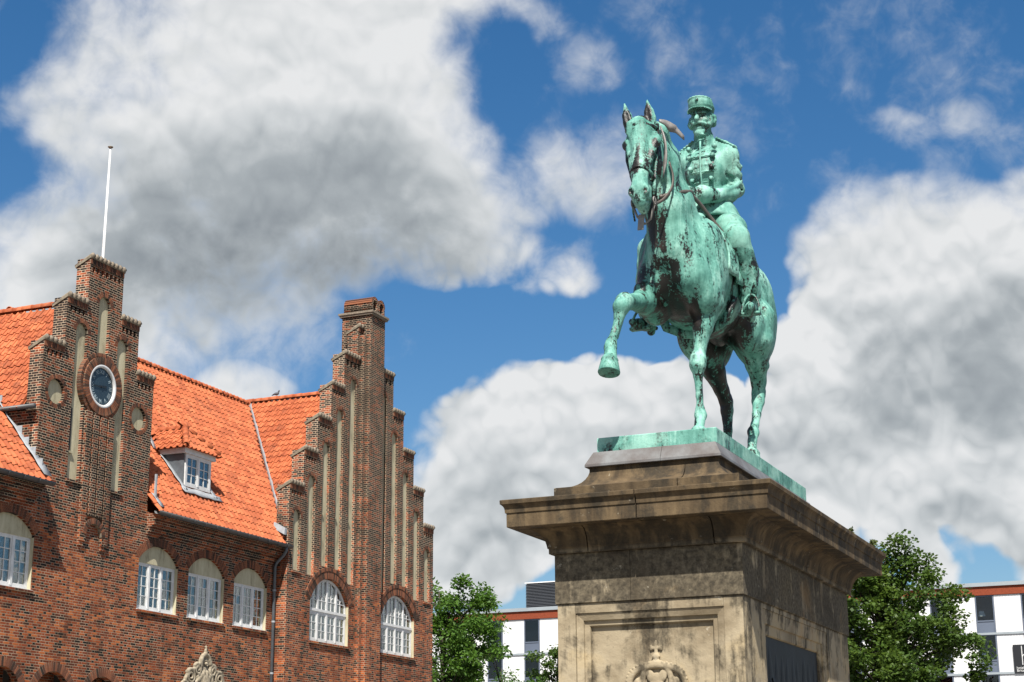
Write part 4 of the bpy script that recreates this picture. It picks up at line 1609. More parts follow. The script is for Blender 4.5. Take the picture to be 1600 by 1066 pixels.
# ---- dormer
def build_dormer():
    y0, y1, xf, ez = 44.22, 45.66, -30.46, 12.60
    zb = 11.52
    back = MAIN[1] - (ez - MAIN[0]) / ms
    d = slab('dormer', [], hall)
    # cheeks: zinc triangles with thickness
    for y in (y0 - .05, y1 + .02):
        mb = MB()
        mb.add([(xf, y, zb), (xf, y, ez), (back - .1, y, ez), (xf, y + .03, zb), (xf, y + .03, ez), (back - .1, y + .03, ez)], [(0, 1, 2), (5, 4, 3), (0, 3, 4, 1), (1, 4, 5, 2), (2, 5, 3, 0)])
        mb.obj('cheek', M['zinc'], d)
    MB().box(xf - .5, xf - .45, y0, y1, zb, ez).obj('dormer_back', M['room'], d)
    # fascia boards
    fb = MB()
    fb.box(xf, xf + .10, y0 - .16, y1 + .16, ez + .0, ez + .20)
    fb.box(back - .2, xf - .002, y0 - .16, y0 - .08, ez, ez + .20)
    fb.box(back - .2, xf - .002, y1 + .08, y1 + .16, ez, ez + .20)
    fb.obj('fascia', M['white'], d)
    w = frame_win(y0, y1, zb + .03, ez - .003, xf + .04, 2, 3, d, 2, 'dormer_window', False, 77)
    for c in list(w.children):
        c.parent = d if False else w
    # hip roof: ridge runs into the slope
    ym = (y0 + y1) / 2
    zr = 13.60
    e0 = (xf + .18, y0 - .24, ez + .16)
    e1 = (xf + .18, y1 + .24, ez + .16)
    xr = xf - .55
    xb0 = MAIN[1] - (ez + .16 - MAIN[0]) / ms - .1
    xb1 = MAIN[1] - (zr - MAIN[0]) / ms - .15
    rp = (xr, ym, zr)
    rb = (xb1, ym, zr)
    b0 = (xb0, y0 - .24, ez + .16)
    b1 = (xb0, y1 + .24, ez + .16)
    MB().add([e0, e1, rp, rb, b0, b1], [(0, 1, 2), (4, 0, 2, 3), (1, 5, 3, 2), (0, 4, 5, 1)]).obj('dormer_hip', M['tile'], d)

    def cover(o, du, up, rows, cols, keep, seed):
        du, up = Vector(du).normalized(), Vector(up).normalized()
        nr = du.cross(up)
        r_ = random.Random(seed)
        for j in range(rows):
            for i in range(cols):
                p = Vector(o) + du * (TW * (i + .5)) + up * (TL * j - .06)
                if not keep(p + up * .16):
                    continue
                q = p + nr * .01
                ob = bpy.data.objects.new('tile', TILE)
                COL.objects.link(ob)
                ob.parent = d
                ob.matrix_basis = Matrix(((du.x, up.x, nr.x, q.x), (du.y, up.y, nr.y, q.y), (du.z, up.z, nr.z, q.z + r_.uniform(0, .006)), (0, 0, 0, 1)))
    # front hip triangle
    up = Vector((xr - (xf + .18), 0, zr - ez - .16))
    ln = up.length
    hw_ = ym - y0 + .24

    def kf(c):
        t = (c.z - ez - .16) / (zr - ez - .16)
        return t < 1 and abs(c.y - ym) < hw_ * (1 - t) + .05
    cover(e0, (0, 1, 0), up, 5, int(2 * hw_ / TW) + 1, kf, 1)
    # left slope (facing -y)
    up = Vector((0, ym - (y0 - .24), zr - ez - .16))

    def kl(c):
        t = (c.z - ez - .16) / (zr - ez - .16)
        return t < 1 and c.x < xf + .18 + (xr - xf - .24) * t + .05 and main_z(c.x) < c.z + .1
    cover((xf + .18 - TW * 14, y0 - .24, ez + .16), (1, 0, 0), up, 5, 14, kl, 2)
    up = Vector((0, ym - (y1 + .24), zr - ez - .16))
    cover((xf + .18, y1 + .24, ez + .16), (-1, 0, 0), up, 5, 14, kl, 3)
    # hip ridge rolls
    ridge(Vector(e0) + Vector((0, 0, .06)), Vector(rp) + Vector((0, 0, .04)), d, .11, .34)
    ridge(Vector(e1) + Vector((0, 0, .06)), Vector(rp) + Vector((0, 0, .04)), d, .11, .34)
    ridge(Vector(rp) + Vector((0, 0, .02)), Vector(rb) + Vector((0, 0, .02)), d, .11, .34)
    # lead apron and side flashings
    strip('apron_lead', [((xf + .14, y0 - .3 + (y1 - y0 + .75) * t, main_z(xf + .14)), (1, 0, -ms * 1.0), nm_) for t in np.linspace(0, 1, 9)], .13, d, None, .075)
    strip('flashing_lead', [((xf + .05 + (back - xf) * t, y0 - .14, main_z(xf + .05 + (back - xf) * t)), (0, 1, 0), nm_) for t in np.linspace(-.1, 1.0, 10)], .10, d, None, .075)
    strip('flashing_lead', [((xf + .05 + (back - xf) * t, y1 + .14, main_z(xf + .05 + (back - xf) * t)), (0, 1, 0), nm_) for t in np.linspace(-.1, 1.0, 10)], .10, d, None, .075)
    strip('flashing_lead', [((b0[0] + .12 - .9 * t, y0 - .36 + .55 * t, main_z(b0[0] + .12 - .9 * t)), (0, 1, 0), nm_) for t in np.linspace(0, 1, 6)], .08, d, None, .085)


build_dormer()


# ---- carved stone cartouche over the door
def build_cartouche():
    yc, zt = 45.05, 6.45
    s = Sculpt((-.06, -1.45, -1.6), (.26, 1.45, .16), .017)
    s.chain([(.1, 0, -.02, .05), (.1, 0, .05, .035), (.1, 0, .09, .045), (.1, 0, .13, .02)], .01)
    s.cone((.1, -.05, .085), (.1, .05, .085), .02, .02, .008)
    s.cone((.1, 0, -.09), (.1, 0, -.03), .07, .05, .02)
    # bell-shaped crest
    for i in range(12):
        a = math.pi * i / 11
        s.cone((.10, .26 * math.cos(a), -.42 + .28 * math.sin(a)), (.10, .26 * math.cos(a + .28), -.42 + .28 * math.sin(a + .28)), .065, .065, .02)
    s.ell((.06, 0, -.42), (.08, .22, .24), .02)
    s.ell((.13, 0, -.45), (.08, .12, .10), .02, True)
    s.ell((.14, 0, -.42), (.05, .07, .05), .02)
    for q in (-1, 1):
        for (cy_, cz_, R0, turns) in ((.42, -.62, .19, 2.4), (.78, -.86, .24, 2.6), (.28, -.92, .16, 2.2), (1.05, -1.2, .2, 2.3)):
            pts = []
            for i in range(26):
                t = i / 25
                a = turns * math.pi * t * 1.3 + .6
                r_ = R0 * (1 - .78 * t)
                pts.append((.10 + .03 * t, q * (cy_ + r_ * math.cos(a)), cz_ + r_ * math.sin(a), .055 * (1 - .45 * t)))
            s.chain(pts, .012)
        s.chain([(.1, q * .2, -.30, .06), (.1, q * .36, -.46, .055), (.1, q * .6, -.62, .05), (.1, q * .85, -.64, .05), (.1, q * 1.05, -.95, .06)], .03)
        for i in range(5):
            s.ell((.13, q * (.1 + .13 * i), -.72 - .10 * i), (.05, .08, .09), .02)
    s.ell((.05, 0, -1.0), (.11, .5, .5), .03)
    s.ell((.12, 0, -1.05), (.1, .26, .34), .03)
    o = obj('stone_cartouche', s.mesh('stone_cartouche', (FX - .02, yc, zt)), M['limestone'], hall)
    tag(o, 'carved pale stone scrollwork cresting')


build_cartouche()

# ---- flagpole
pole = thing('flagpole', (-31.0, 40.12, 13.0), 'tall white flagpole rising behind the clock gable', 'flagpole')
MB().tube([(-31.0, 40.12, 13.), (-31.0, 40.14, 18.), (-31.0, 40.17, 21.62)], [.055, .05, .028], 12).obj('pole', M['white'], pole, True)
MB().lathe((-31.0, 40.17, 21.62), [(.02, -.02), (.05, .0), (.085, .03), (.085, .045), (.03, .065)], 12).obj('finial', M['copingtile'], pole, True)

# ---- pigeon on the wing ridge
pg = thing('pigeon', (-33.6, WC, WR + .12), 'grey pigeon sitting on the orange roof ridge', 'bird')
s = Sculpt((-.3, -.2, -.05), (.3, .2, .4), .012)
s.ell((0, 0, .12), (.15, .075, .08), .03)
s.chain([(.09, 0, .16, .05), (.13, 0, .23, .035), (.15, 0, .27, .036)], .03)
s.chain([(.18, 0, .27, .012), (.205, 0, .262, .004)], .008)
s.chain([(-.12, 0, .11, .04), (-.27, 0, .06, .02)], .03, False, (1, .6, 1))
s.chain([(.0, .03, .06, .012), (.0, .03, -.0, .009)], .01)
s.chain([(.0, -.03, .06, .012), (.0, -.03, -.0, .009)], .01)
pm_ = s.mesh('pigeon_body', (0, 0, 0))
pm_.transform(Matrix.Translation((-33.6, WC, WR + .12)) @ Matrix.Scale(.75, 4))
obj('pigeon_body', pm_, plain('pigeon_grey', (.10, .105, .12), .8, .2, .3, 10.), pg)
# ------------------------------------------------------------------ the pedestal
PX, PY = -4.671, 15.69
EXT = 1.144                                  # half length minus half width
pedestal = thing('stone_pedestal', (PX, PY, 0), 'tall brown sandstone pedestal with heavy cornice and carved crown under the statue', 'pedestal')


def corner(hw, i):
    """the four corners of the plan, anticlockwise from the near right one"""
    hl = hw + EXT
    return [(PX + hw, PY - hl), (PX + hw, PY + hl), (PX - hw, PY + hl), (PX - hw, PY - hl)][i % 4]


def course_piece(name, prof, start, end, mat, inner=.5, parent=None):
    """a length of a moulded course. start/end: (side, coordinate along the side). Sides: 0 right(+x), 1 back, 2 left, 3 front"""
    def at(side, c, hw):
        hl = hw + EXT
        return {0: (PX + hw, c), 1: (c, PY + hl), 2: (PX - hw, c), 3: (c, PY - hl)}[side]
    stations = [('c',) + start]
    sd = start[0]
    while sd != end[0]:
        stations.append(('k', sd + 1))
        sd = (sd + 1) % 4
    stations.append(('c',) + end)
    V = []
    P = list(prof) + [(inner, prof[-1][1]), (inner, prof[0][1])]
    for st in stations:
        for hw, z in P:
            xy = at(st[1], st[2], hw) if st[0] == 'c' else corner(hw, st[1])
            V.append((xy[0], xy[1], z))
    n = len(P)
    F = []
    for i in range(len(stations) - 1):
        for k in range(n):
            a, b = i * n + k, i * n + (k + 1) % n
            F.append((a, b, b + n, a + n))
    F.append(tuple(reversed(range(n))))
    F.append(tuple((len(stations) - 1) * n + k for k in range(n)))
    mb = MB().add(V, F)
    return mb.obj(name, mat, parent or pedestal)


def course(name, prof, cuts, mat, inner=.5, gap=.0055):
    """cuts in order round the plan, each (side, coordinate)"""
    sgn = {0: 1, 1: -1, 2: -1, 3: 1}
    out = []
    for a, b in zip(cuts, cuts[1:] + cuts[:1]):
        s_ = (a[0], a[1] + sgn[a[0]] * gap)
        e_ = (b[0], b[1] - sgn[b[0]] * gap)
        out.append(course_piece(name, prof, s_, e_, mat, inner))
    return out


def arc(c, r, a0, a1, n=7):
    return [(c[0] + r[0] * math.cos(rad(a0 + (a1 - a0) * i / n)), c[1] + r[1] * math.sin(rad(a0 + (a1 - a0) * i / n))) for i in range(n + 1)]


def build_pedestal():
    st = M['stone']
    # core
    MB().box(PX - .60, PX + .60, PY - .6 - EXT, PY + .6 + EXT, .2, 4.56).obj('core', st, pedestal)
    # copper flashing
    course('copper_flashing', [(.630, 4.556), (.634, 4.560), (.632, 4.582), (.570, 4.700)], [(0, PY + .4), (2, PY), (3, PX + .08)], M['copper'], .5, .002)
    # scotia block
    sc = [(.845, 4.212), (.847, 4.216), (.847, 4.346), (.842, 4.350)] + arc((.800, 4.556), (.205, .195), 270, 180, 8)[1:]
    course('scotia_block', sc, [(0, PY - .9), (0, PY + 1.), (2, PY + .6), (2, PY - 1.), (3, PX + .30)], st, .5)
    # cornice
    cy = [(1.165, 3.972), (1.167, 3.976), (1.168, 4.094), (1.178, 4.097), (1.180, 4.122)] + arc((1.21, 4.150), (.028, .028), 270, 180, 5)[::-1][:0] + [(1.181, 4.128), (1.184, 4.142), (1.192, 4.156), (1.205, 4.168), (1.212, 4.172), (1.214, 4.204), (1.209, 4.210), (.84, 4.214)]
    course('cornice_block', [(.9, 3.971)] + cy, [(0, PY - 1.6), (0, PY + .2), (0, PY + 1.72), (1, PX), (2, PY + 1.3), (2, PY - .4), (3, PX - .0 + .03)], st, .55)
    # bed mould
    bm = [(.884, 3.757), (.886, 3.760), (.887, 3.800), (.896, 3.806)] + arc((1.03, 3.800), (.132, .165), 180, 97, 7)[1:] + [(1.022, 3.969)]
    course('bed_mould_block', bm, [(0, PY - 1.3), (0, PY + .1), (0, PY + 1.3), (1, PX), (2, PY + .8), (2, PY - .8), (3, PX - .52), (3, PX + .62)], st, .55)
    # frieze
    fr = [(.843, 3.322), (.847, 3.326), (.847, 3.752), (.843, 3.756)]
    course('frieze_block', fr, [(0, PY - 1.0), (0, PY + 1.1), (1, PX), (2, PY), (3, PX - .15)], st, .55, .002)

    # die: stiles, rails, moulded frames, panels
    H0, H1 = 1.25, 3.320
    hw = .831
    yF = PY - hw - EXT
    xR = PX + hw
    # corner stiles as upright posts
    for sx in (-1, 1):
        for sy, yl in ((-1, .62), (1, .95)):
            x0, x1 = (PX + sx * hw, PX + sx * (hw - .165))
            y0 = PY + sy * (hw + EXT)
            mb = MB()
            # L-shaped plan: .165 wide on the short side, .62 on the long side
            mb.box(min(x0, x1), max(x0, x1), min(y0, y0 - sy * yl), max(y0, y0 - sy * yl), H0, H1)
            mb.obj('corner_stile', st, pedestal)
    for sy in (-1, 1):
        y0 = PY + sy * (hw + EXT - .001)
        MB().box(PX - hw + .167, PX + hw - .167, min(y0, y0 - sy * .3), max(y0, y0 - sy * .3), 3.236, H1).obj('top_rail', st, pedestal)
        MB().box(PX - hw + .167, PX + hw - .167, min(y0, y0 - sy * .3), max(y0, y0 - sy * .3), H0, 1.42).obj('bottom_rail', st, pedestal)
    for sx in (-1, 1):
        x0 = PX + sx * (hw - .001)
        MB().box(min(x0, x0 - sx * .3), max(x0, x0 - sx * .3), PY - hw - EXT + .622, PY + hw + EXT - .952, 3.275, H1).obj('top_rail', st, pedestal)
        MB().box(min(x0, x0 - sx * .3), max(x0, x0 - sx * .3), PY - hw - EXT + .622, PY + hw + EXT - .952, H0, 1.42).obj('bottom_rail', st, pedestal)

    def frame(u0, u1, v0, v1, prof, place):
        """four mitred moulding pieces; prof = (inset, depth) from the opening's edge"""
        R_ = lambda i: [(u0 + i, v0 + i), (u1 - i, v0 + i), (u1 - i, v1 - i), (u0 + i, v1 - i)]
        back = prof[-1][1] + .06
        P = list(prof) + [(prof[-1][0], back), (prof[0][0], back)]
        for side in range(4):
            V = []
            for i, d in P:
                r_ = R_(i)
                for q in (r_[side], r_[(side + 1) % 4]):
                    V.append(place(q[0], q[1], d))
            n = len(P)
            F = [(2 * k, 2 * k + 1, 2 * ((k + 1) % n) + 1, 2 * ((k + 1) % n)) for k in range(n)]
            F += [tuple(2 * k for k in range(n)), tuple(2 * k + 1 for k in reversed(range(n)))]
            MB().add(V, F).obj('frame_moulding', st, pedestal)
    pf = [(.001, .012), (.004, .010), (.062, .028), (.066, .048), (.070, .050), (.105, .052), (.112, .058), (.116, .088)]
    for sy in (-1, 1):
        frame(PX - hw + .167, PX + hw - .167, 1.42, 3.236, pf, lambda u, v, d, sy=sy: (u, PY + sy * (hw + EXT - d), v))
        y0 = PY + sy * (hw + EXT - .086)
        MB().box(PX - hw + .24, PX + hw - .24, min(y0, y0 - sy * .2), max(y0, y0 - sy * .2), 1.5, 3.16).obj('panel', st, pedestal)
    pf2 = [(.001, .010), (.004, .008), (.12, .020), (.125, .036), (.205, .038), (.212, .044), (.222, .085)]
    for sx in (-1, 1):
        frame(PY - hw - EXT + .622, PY + hw + EXT - .952, 1.42, 3.275, pf2, lambda u, v, d, sx=sx: (PX + sx * (hw - d), u, v))
        # dark bronze plaque with worn relief
        x0 = PX + sx * (hw - .060)
        pq = MB()
        pq.box(min(x0, x0 - sx * .1), max(x0, x0 - sx * .1), PY - hw - EXT + .82, PY + hw + EXT - 1.15, 1.60, 3.075)
        pl = pq.obj('bronze_plaque', M['plaque'], pedestal)
        if sx > 0:
            tag(pl, 'dark bronze relief plaque')
            ys0, ys1 = PY - hw - EXT + .90, PY + hw + EXT - 1.24
            s = Sculpt((-.08, ys0 - .06, 2.0), (.08, ys1 + .06, 3.08), .012)
            rr = random.Random(5)
            n = 9
            for i in range(n):
                y = ys0 + (ys1 - ys0) * (i + .5) / n + rr.uniform(-.04, .04)
                zt = 2.94 + rr.uniform(-.05, .04)
                s.ell((0, y, zt), (.035, .045, .06), .02)
                s.chain([(0, y, zt - .09, .06), (0, y + rr.uniform(-.05, .05), zt - .35, .10), (0, y, zt - .9, .09)], .05)
                s.chain([(0, y, zt - .14, .035), (.02, y + rr.uniform(-.14, .14), zt - .3, .028), (.02, y + rr.uniform(-.16, .16), zt - .22, .024)], .02)
            s.cut_below(2.02)
            me_ = s.mesh('plaque_relief', (0, 0, 0))
            me_.transform(Matrix.Translation((x0 - .004, 0, 0)) @ Matrix.Scale(.16, 4, (1, 0, 0)))
            obj('plaque_relief', me_, M['plaque'], pl)

    # carved crown on the front panel: cross, orb, arches with pearls, circlet
    s = Sculpt((-.36, -.09, 2.36), (.36, .05, 3.03), .0075)
    cx0 = .034
    zc = 2.935
    s.chain([(cx0, -.012, 2.975, .014), (cx0, -.012, 2.99, .010)], .004)
    s.ell((cx0, -.01, 2.985), (.014, .02, .016), .004)
    for ax, az in ((1, 0), (-1, 0), (0, 1), (0, -1)):
        s.chain([(cx0, -.012, zc, .013), (cx0 + ax * .035, -.012, zc + az * .035, .018)], .004)
        if ax:
            s.chain([(cx0 + ax * .045, -.012, zc - .014, .013), (cx0 + ax * .045, -.012, zc + .014, .013)], .004)
    s.ell((cx0, -.012, 2.862), (.036, .032, .036), .006)
    s.chain([(cx0 - .036, -.03, 2.862, .007), (cx0 + .036, -.03, 2.862, .007)], .003)
    for q in (-1, 1):
        for (w_, top, r_) in ((.27, 2.79, .03), (.14, 2.81, .024)):
            pts = []
            for i in range(11):
                t = i / 10
                a = math.pi * .5 * t
                pts.append((cx0 + q * (w_ * math.sin(a) * (1 - .08 * t)), -.008 - .012 * math.cos(a), 2.60 + (top - 2.60) * math.cos(a)**.75 if t < 1 else 2.56, r_))
            s.chain(pts, .008)
            if w_ > .2:
                for p in pts[1:]:
                    s.ell((p[0] + q * .018, p[1] - .022, p[2] + .022), (.014, .014, .014), .004)
        s.ell((cx0 + q * .055, -.02, 2.70), (.035, .02, .05), .01)
        s.ell((cx0 + q * .17, -.012, 2.645), (.032, .02, .045), .01)
    s.ell((cx0, -.01, 2.67), (.055, .03, .06), .012)
    s.ell((cx0, -.02, 2.60), (.085, .03, .06), .012)
    s.chain([(cx0 - .26, -.005, 2.545, .032), (cx0, -.022, 2.52, .032), (cx0 + .26, -.005, 2.545, .032)], .01)
    s.chain([(cx0 - .225, -.005, 2.485, .02), (cx0, -.022, 2.46, .02), (cx0 + .225, -.005, 2.485, .02)], .01)
    for i in range(7):
        t = (i - 3) / 3
        s.ell((cx0 + .2 * t, -.03 + .015 * t * t, 2.535 + .01 * t * t), (.02, .02, .022), .006)
    cm = s.mesh('carved_crown', (0, 0, 0))
    cm.transform(Matrix.Translation((PX, PY - hw - EXT + .086 - .001, -.015)) @ Matrix.Scale(.7, 4, (0, 1, 0)))
    obj('carved_crown', cm, st, pedestal)

    # base
    course('base_block', [(.95, 1.05), (.952, 1.055), (.95, 1.18), (.90, 1.25), (.84, 1.252)], [(0, PY - .6), (0, PY + .8), (2, PY), (3, PX)], st, .55)
    course('base_block', [(1.1, .62), (1.102, .625), (1.10, 1.044), (1.05, 1.049)], [(0, PY - .6), (0, PY + .8), (2, PY), (3, PX)], st, .55)
    course('step_block', [(1.55, .3), (1.552, .305), (1.55, .615), (1.10, .619)], [(0, PY - .9), (0, PY + .9), (1, PX), (2, PY), (3, PX - .2)], st, .55)
    course('step_block', [(2.0, .0), (2.002, .01), (2.0, .295), (1.5, .299)], [(0, PY - 1.2), (0, PY + 1.2), (1, PX), (2, PY), (3, PX + .2)], st, .55)


build_pedestal()


def weed(loc, n, h, label, seed):
    r_ = random.Random(seed)
    t = thing('weed', loc, label, 'weed', 'weeds rooted on the cornice')
    st = MB()
    lf = MB()
    for i in range(n):
        a = r_.uniform(0, 6.28)
        l_ = h * r_.uniform(.5, 1)
        tip = Vector((math.cos(a) * l_ * .4, math.sin(a) * l_ * .4, l_))
        base = Vector(loc)
        st.tube([base, base + tip * .5 + Vector((0, 0, .01)), base + tip], .0025, 4)
        for k in range(12):
            f = r_.uniform(.25, 1)
            p = base + tip * f
            d = Vector((r_.uniform(-1, 1), r_.uniform(-1, 1), r_.uniform(-.2, .8))).normalized()
            u = d.cross(Vector((r_.uniform(-1, 1), r_.uniform(-1, 1), r_.uniform(-1, 1)))).normalized()
            s_ = r_.uniform(.012, .022)
            lf.add([p, p + d * s_ + u * s_ * .5, p + d * 2 * s_, p + d * s_ - u * s_ * .5], [(0, 1, 2, 3)])
    st.obj('stem', M['bark'], t)
    tag(lf.obj('foliage', M['leaf_weed'], t), kind=None)


weed((PX + .80, PY + 1.98, 4.214), 9, .2, 'small leafy weed growing at the far end of the bronze plinth', 3)
weed((PX + 1.15, PY + .95, 4.211), 7, .07, 'tiny weed tuft on the middle of the cornice edge', 4)
weed((PX + 1.15, PY + 1.95, 4.211), 8, .10, 'small weed near the far right end of the cornice', 6)
# ------------------------------------------------------------------ the statue: signed-distance sculpting


SO = (-4.671, 15.676, 4.847)          # statue origin: top centre of the bronze plinth


def sl_(p):
    return (p[0] + SO[0], p[1] + SO[1], p[2] + SO[2])


statue = thing('equestrian_statue', SO, 'green weathered bronze rider in a peaked cap on a striding horse', 'statue')


def build_horse():
    s = Sculpt((-.72, -2.2, -.03), (.72, 1.78, 3.48), .0128)
    # trunk
    s.ell((0, -.15, 1.83), (.43, .85, .545), .1)
    s.ell((0, -.7, 1.80), (.385, .42, .46), .12)
    s.ell((0, .5, 1.93), (.40, .62, .44), .12)
    s.ell((0, .92, 2.0), (.44, .50, .43), .12)
    s.cone((0, -.42, 2.27), (0, .1, 2.2), .16, .13, .2)
    s.ell((0, 1.05, 2.28), (.2, .35, .14), .15)
    for q in (-1, 1):
        s.ell((q * .23, 1.0, 1.72), (.245, .43, .52), .1)
        s.ell((q * .30, .62, 1.55), (.17, .27, .3), .1)
        s.ell((q * .24, -.62, 1.85), (.19, .30, .46), .07)
        s.ell((q * .17, -.93, 1.66), (.19, .20, .25), .05)
        s.ell((q * .25, -.78, 1.52), (.17, .24, .27), .06)
    s.cone((0, -1.2, 1.9), (0, -1.13, 1.45), .012, .035, .05, True)
    # neck
    s.chain([(0, -.72, 2.04, .32), (-.01, -.92, 2.40, .21), (-.04, -1.07, 2.74, .155), (-.09, -1.18, 2.98, .125)], .09)
    s.chain([(0, -.38, 2.28, .13), (-.01, -.68, 2.58, .085), (-.01, -.93, 2.89, .08), (-.06, -1.12, 3.08, .08), (-.13, -1.26, 3.12, .08)], .1)
    s.chain([(0, -.98, 1.92, .25), (-.02, -1.1, 2.3, .175), (-.05, -1.17, 2.6, .135), (-.085, -1.22, 2.82, .125)], .09)
    # muscle cords of the neck
    s.chain([(.14, -.97, 2.1, .045), (.09, -1.1, 2.45, .04), (.02, -1.2, 2.78, .04)], .05)
    s.chain([(-.17, -.98, 2.05, .05), (-.15, -1.12, 2.45, .045), (-.16, -1.2, 2.78, .04)], .05)
    # windpipe grooves
    s.chain([(.10, -1.28, 2.05, .02), (.04, -1.27, 2.5, .018)], .05, True)
    s.chain([(-.12, -1.28, 2.05, .02), (-.12, -1.27, 2.5, .018)], .05, True)
    # head
    C = np.array((-.115, 0, 0))
    s.ell((-.14, -1.36, 2.99), (.135, .155, .175), .06)
    s.ell((-.115, -1.40, 2.85), (.14, .13, .17), .05)
    s.chain([(-.118, -1.44, 2.95, .115), (-.09, -1.58, 2.58, .082), (-.072, -1.67, 2.33, .078)], .05)
    s.chain([(-.10, -1.33, 2.72, .11), (-.085, -1.47, 2.45, .082), (-.068, -1.57, 2.24, .07)], .05)
    s.ell((-.07, -1.635, 2.255), (.095, .095, .115), .05)
    s.cone((-.07, -1.57, 2.165), (-.068, -1.60, 2.14), .058, .05, .03)
    s.cone((-.066, -1.68, 2.20), (-.066, -1.67, 2.17), .055, .05, .03)
    for q in (-1, 1):
        s.ell((-.105 + q * .10, -1.27, 2.74), (.055, .16, .2), .04)      # cheek plate
        s.chain([(-.11 + q * .125, -1.41, 2.93, .045), (-.112 + q * .148, -1.46, 2.86, .04), (-.105 + q * .12, -1.5, 2.79, .035)], .035)
        s.ell((-.112 + q * .158, -1.455, 2.835), (.026, .034, .026), .012)   # eye
        s.cone((-.10 + q * .115, -1.52, 2.74), (-.085 + q * .075, -1.6, 2.5), .03, .02, .04)
        s.cone((-.095 + q * .13, -1.5, 2.68), (-.085 + q * .10, -1.56, 2.5), .02, .022, .05, True)
        s.ell((-.07 + q * .062, -1.705, 2.285), (.042, .035, .05), .025)
        s.ell((-.07 + q * .075, -1.737, 2.285), (.02, .03, .03), .01, True)
        s.cone((-.07 + q * .10, -1.60, 2.205), (-.07 + q * .02, -1.71, 2.2), .012, .012, .012, True)
    # ears with hollowed fronts
    for bx, tx in ((-.265, -.315), (-.055, -.085)):
        mx = (bx + tx) / 2
        s.chain([(bx, -1.33, 3.06, .05), (bx * .5 + mx * .5, -1.335, 3.15, .052), (mx - .004, -1.335, 3.22, .045), (tx, -1.34, 3.35, .012)], .02, False, (1, 1, 1))
        s.chain([(bx, -1.395, 3.13, .022), (mx, -1.395, 3.22, .025), (tx + .006, -1.375, 3.3, .012)], .012, True)
    # forelock
    for i in range(9):
        t = (i - 4) / 4
        s.chain([(-.16 + t * .03, -1.38, 3.15, .03), (-.15 + t * .07, -1.5, 3.06, .022), (-.14 + t * .10, -1.545 + abs(t) * .03, 2.94 - .03 * (i % 3), .007)], .012)
    # mane lying on the far side, its roots along the crest
    for i in range(16):
        t = i / 15
        y0 = -.45 - .78 * t
        z0 = 2.42 + .74 * math.sin(t * 1.45)
        s.chain([(.0 - .1 * t, y0, z0, .045), (-.12 - .09 * t, y0 - .02, z0 - .13, .035), (-.19 - .04 * math.sin(i * 2.1), y0 - .03, z0 - .32 - .05 * (i % 3), .012)], .02)
    # near fore leg (bearing)
    s.chain([(.22, -.76, 1.72, .2), (.245, -.72, 1.42, .165), (.22, -.78, 1.17, .10), (.192, -.80, .97, .062), (.176, -.82, .86, .068), (.174, -.825, .79, .072), (.173, -.815, .70, .045), (.172, -.81, .5, .032), (.178, -.81, .37, .042), (.18, -.81, .315, .057), (.18, -.85, .24, .042), (.18, -.885, .15, .05)], .024)
    s.cone((.215, -.83, .84), (.14, -.83, .82), .035, .035, .03)
    s.chain([(.175, -.765, .66, .02), (.175, -.765, .4, .024)], .03)
    # off fore leg (lifted)
    s.chain([(-.22, -.76, 1.72, .2), (-.245, -.86, 1.46, .155), (-.25, -1.22, 1.36, .098), (-.245, -1.56, 1.27, .068), (-.245, -1.69, 1.235, .082), (-.252, -1.75, 1.17, .074), (-.27, -1.765, 1.08, .047), (-.30, -1.82, .92, .037), (-.318, -1.865, .81, .052), (-.32, -1.885, .765, .057), (-.308, -1.92, .69, .054), (-.303, -1.945, .64, .066)], .024)
    s.chain([(-.27, -1.69, 1.08, .02), (-.30, -1.77, .88, .024)], .03)
    s.ell((-.25, -1.02, 1.5), (.11, .22, .11), .05)
    # muscle relief: forearm heads, triceps line, veins on the cannon
    for q, yy in ((.25, -.70), (-.27, -.80)):
        s.chain([(q, yy, 1.62, .07), (q * 1.05, yy + .06, 1.42, .06)], .03)
        s.chain([(q * 1.25, yy + .1, 1.75, .002), (q * 1.32, yy + .0, 1.55, .009), (q * 1.1, yy - .12, 1.38, .010)], .025, True)
    s.chain([(.255, -.87, 1.35, .012), (.25, -.90, 1.15, .014), (.215, -.87, .98, .008)], .02)
    s.chain([(.30, -.72, 1.3, .010), (.265, -.74, 1.1, .012)], .02, True)
    # near hind leg, stepping under
    s.chain([(.28, .78, 1.62, .26), (.315, .74, 1.42, .19), (.30, .86, 1.2, .12), (.285, .96, 1.03, .075), (.272, .985, .90, .07), (.272, .95, .82, .066), (.28, .84, .66, .044), (.292, .70, .52, .042), (.30, .60, .42, .058), (.302, .54, .32, .044), (.305, .50, .21, .052)], .028)
    s.chain([(.285, 1.07, 1.05, .03), (.275, 1.075, .95, .045), (.272, 1.02, .86, .04)], .03)
    # off hind leg, trailing
    s.chain([(-.25, .82, 1.62, .26), (-.26, .82, 1.42, .19), (-.21, 1.02, 1.22, .12), (-.19, 1.2, 1.05, .078), (-.175, 1.30, .94, .074), (-.17, 1.30, .84, .066), (-.165, 1.29, .62, .045), (-.16, 1.29, .42, .044), (-.16, 1.28, .34, .057), (-.16, 1.22, .22, .044), (-.16, 1.19, .15, .05)], .028)
    s.chain([(-.19, 1.36, 1.12, .03), (-.18, 1.40, 1.0, .045), (-.175, 1.36, .9, .04)], .03)
    # belly details, tail
    s.ell((0, .48, 1.42), (.09, .17, .09), .08)
    s.chain([(0, 1.40, 2.2, .09), (.05, 1.53, 2.02, .09), (.12, 1.56, 1.72, .10), (.19, 1.53, 1.48, .075), (.235, 1.47, 1.33, .03), (.24, 1.44, 1.24, .012)], .05)
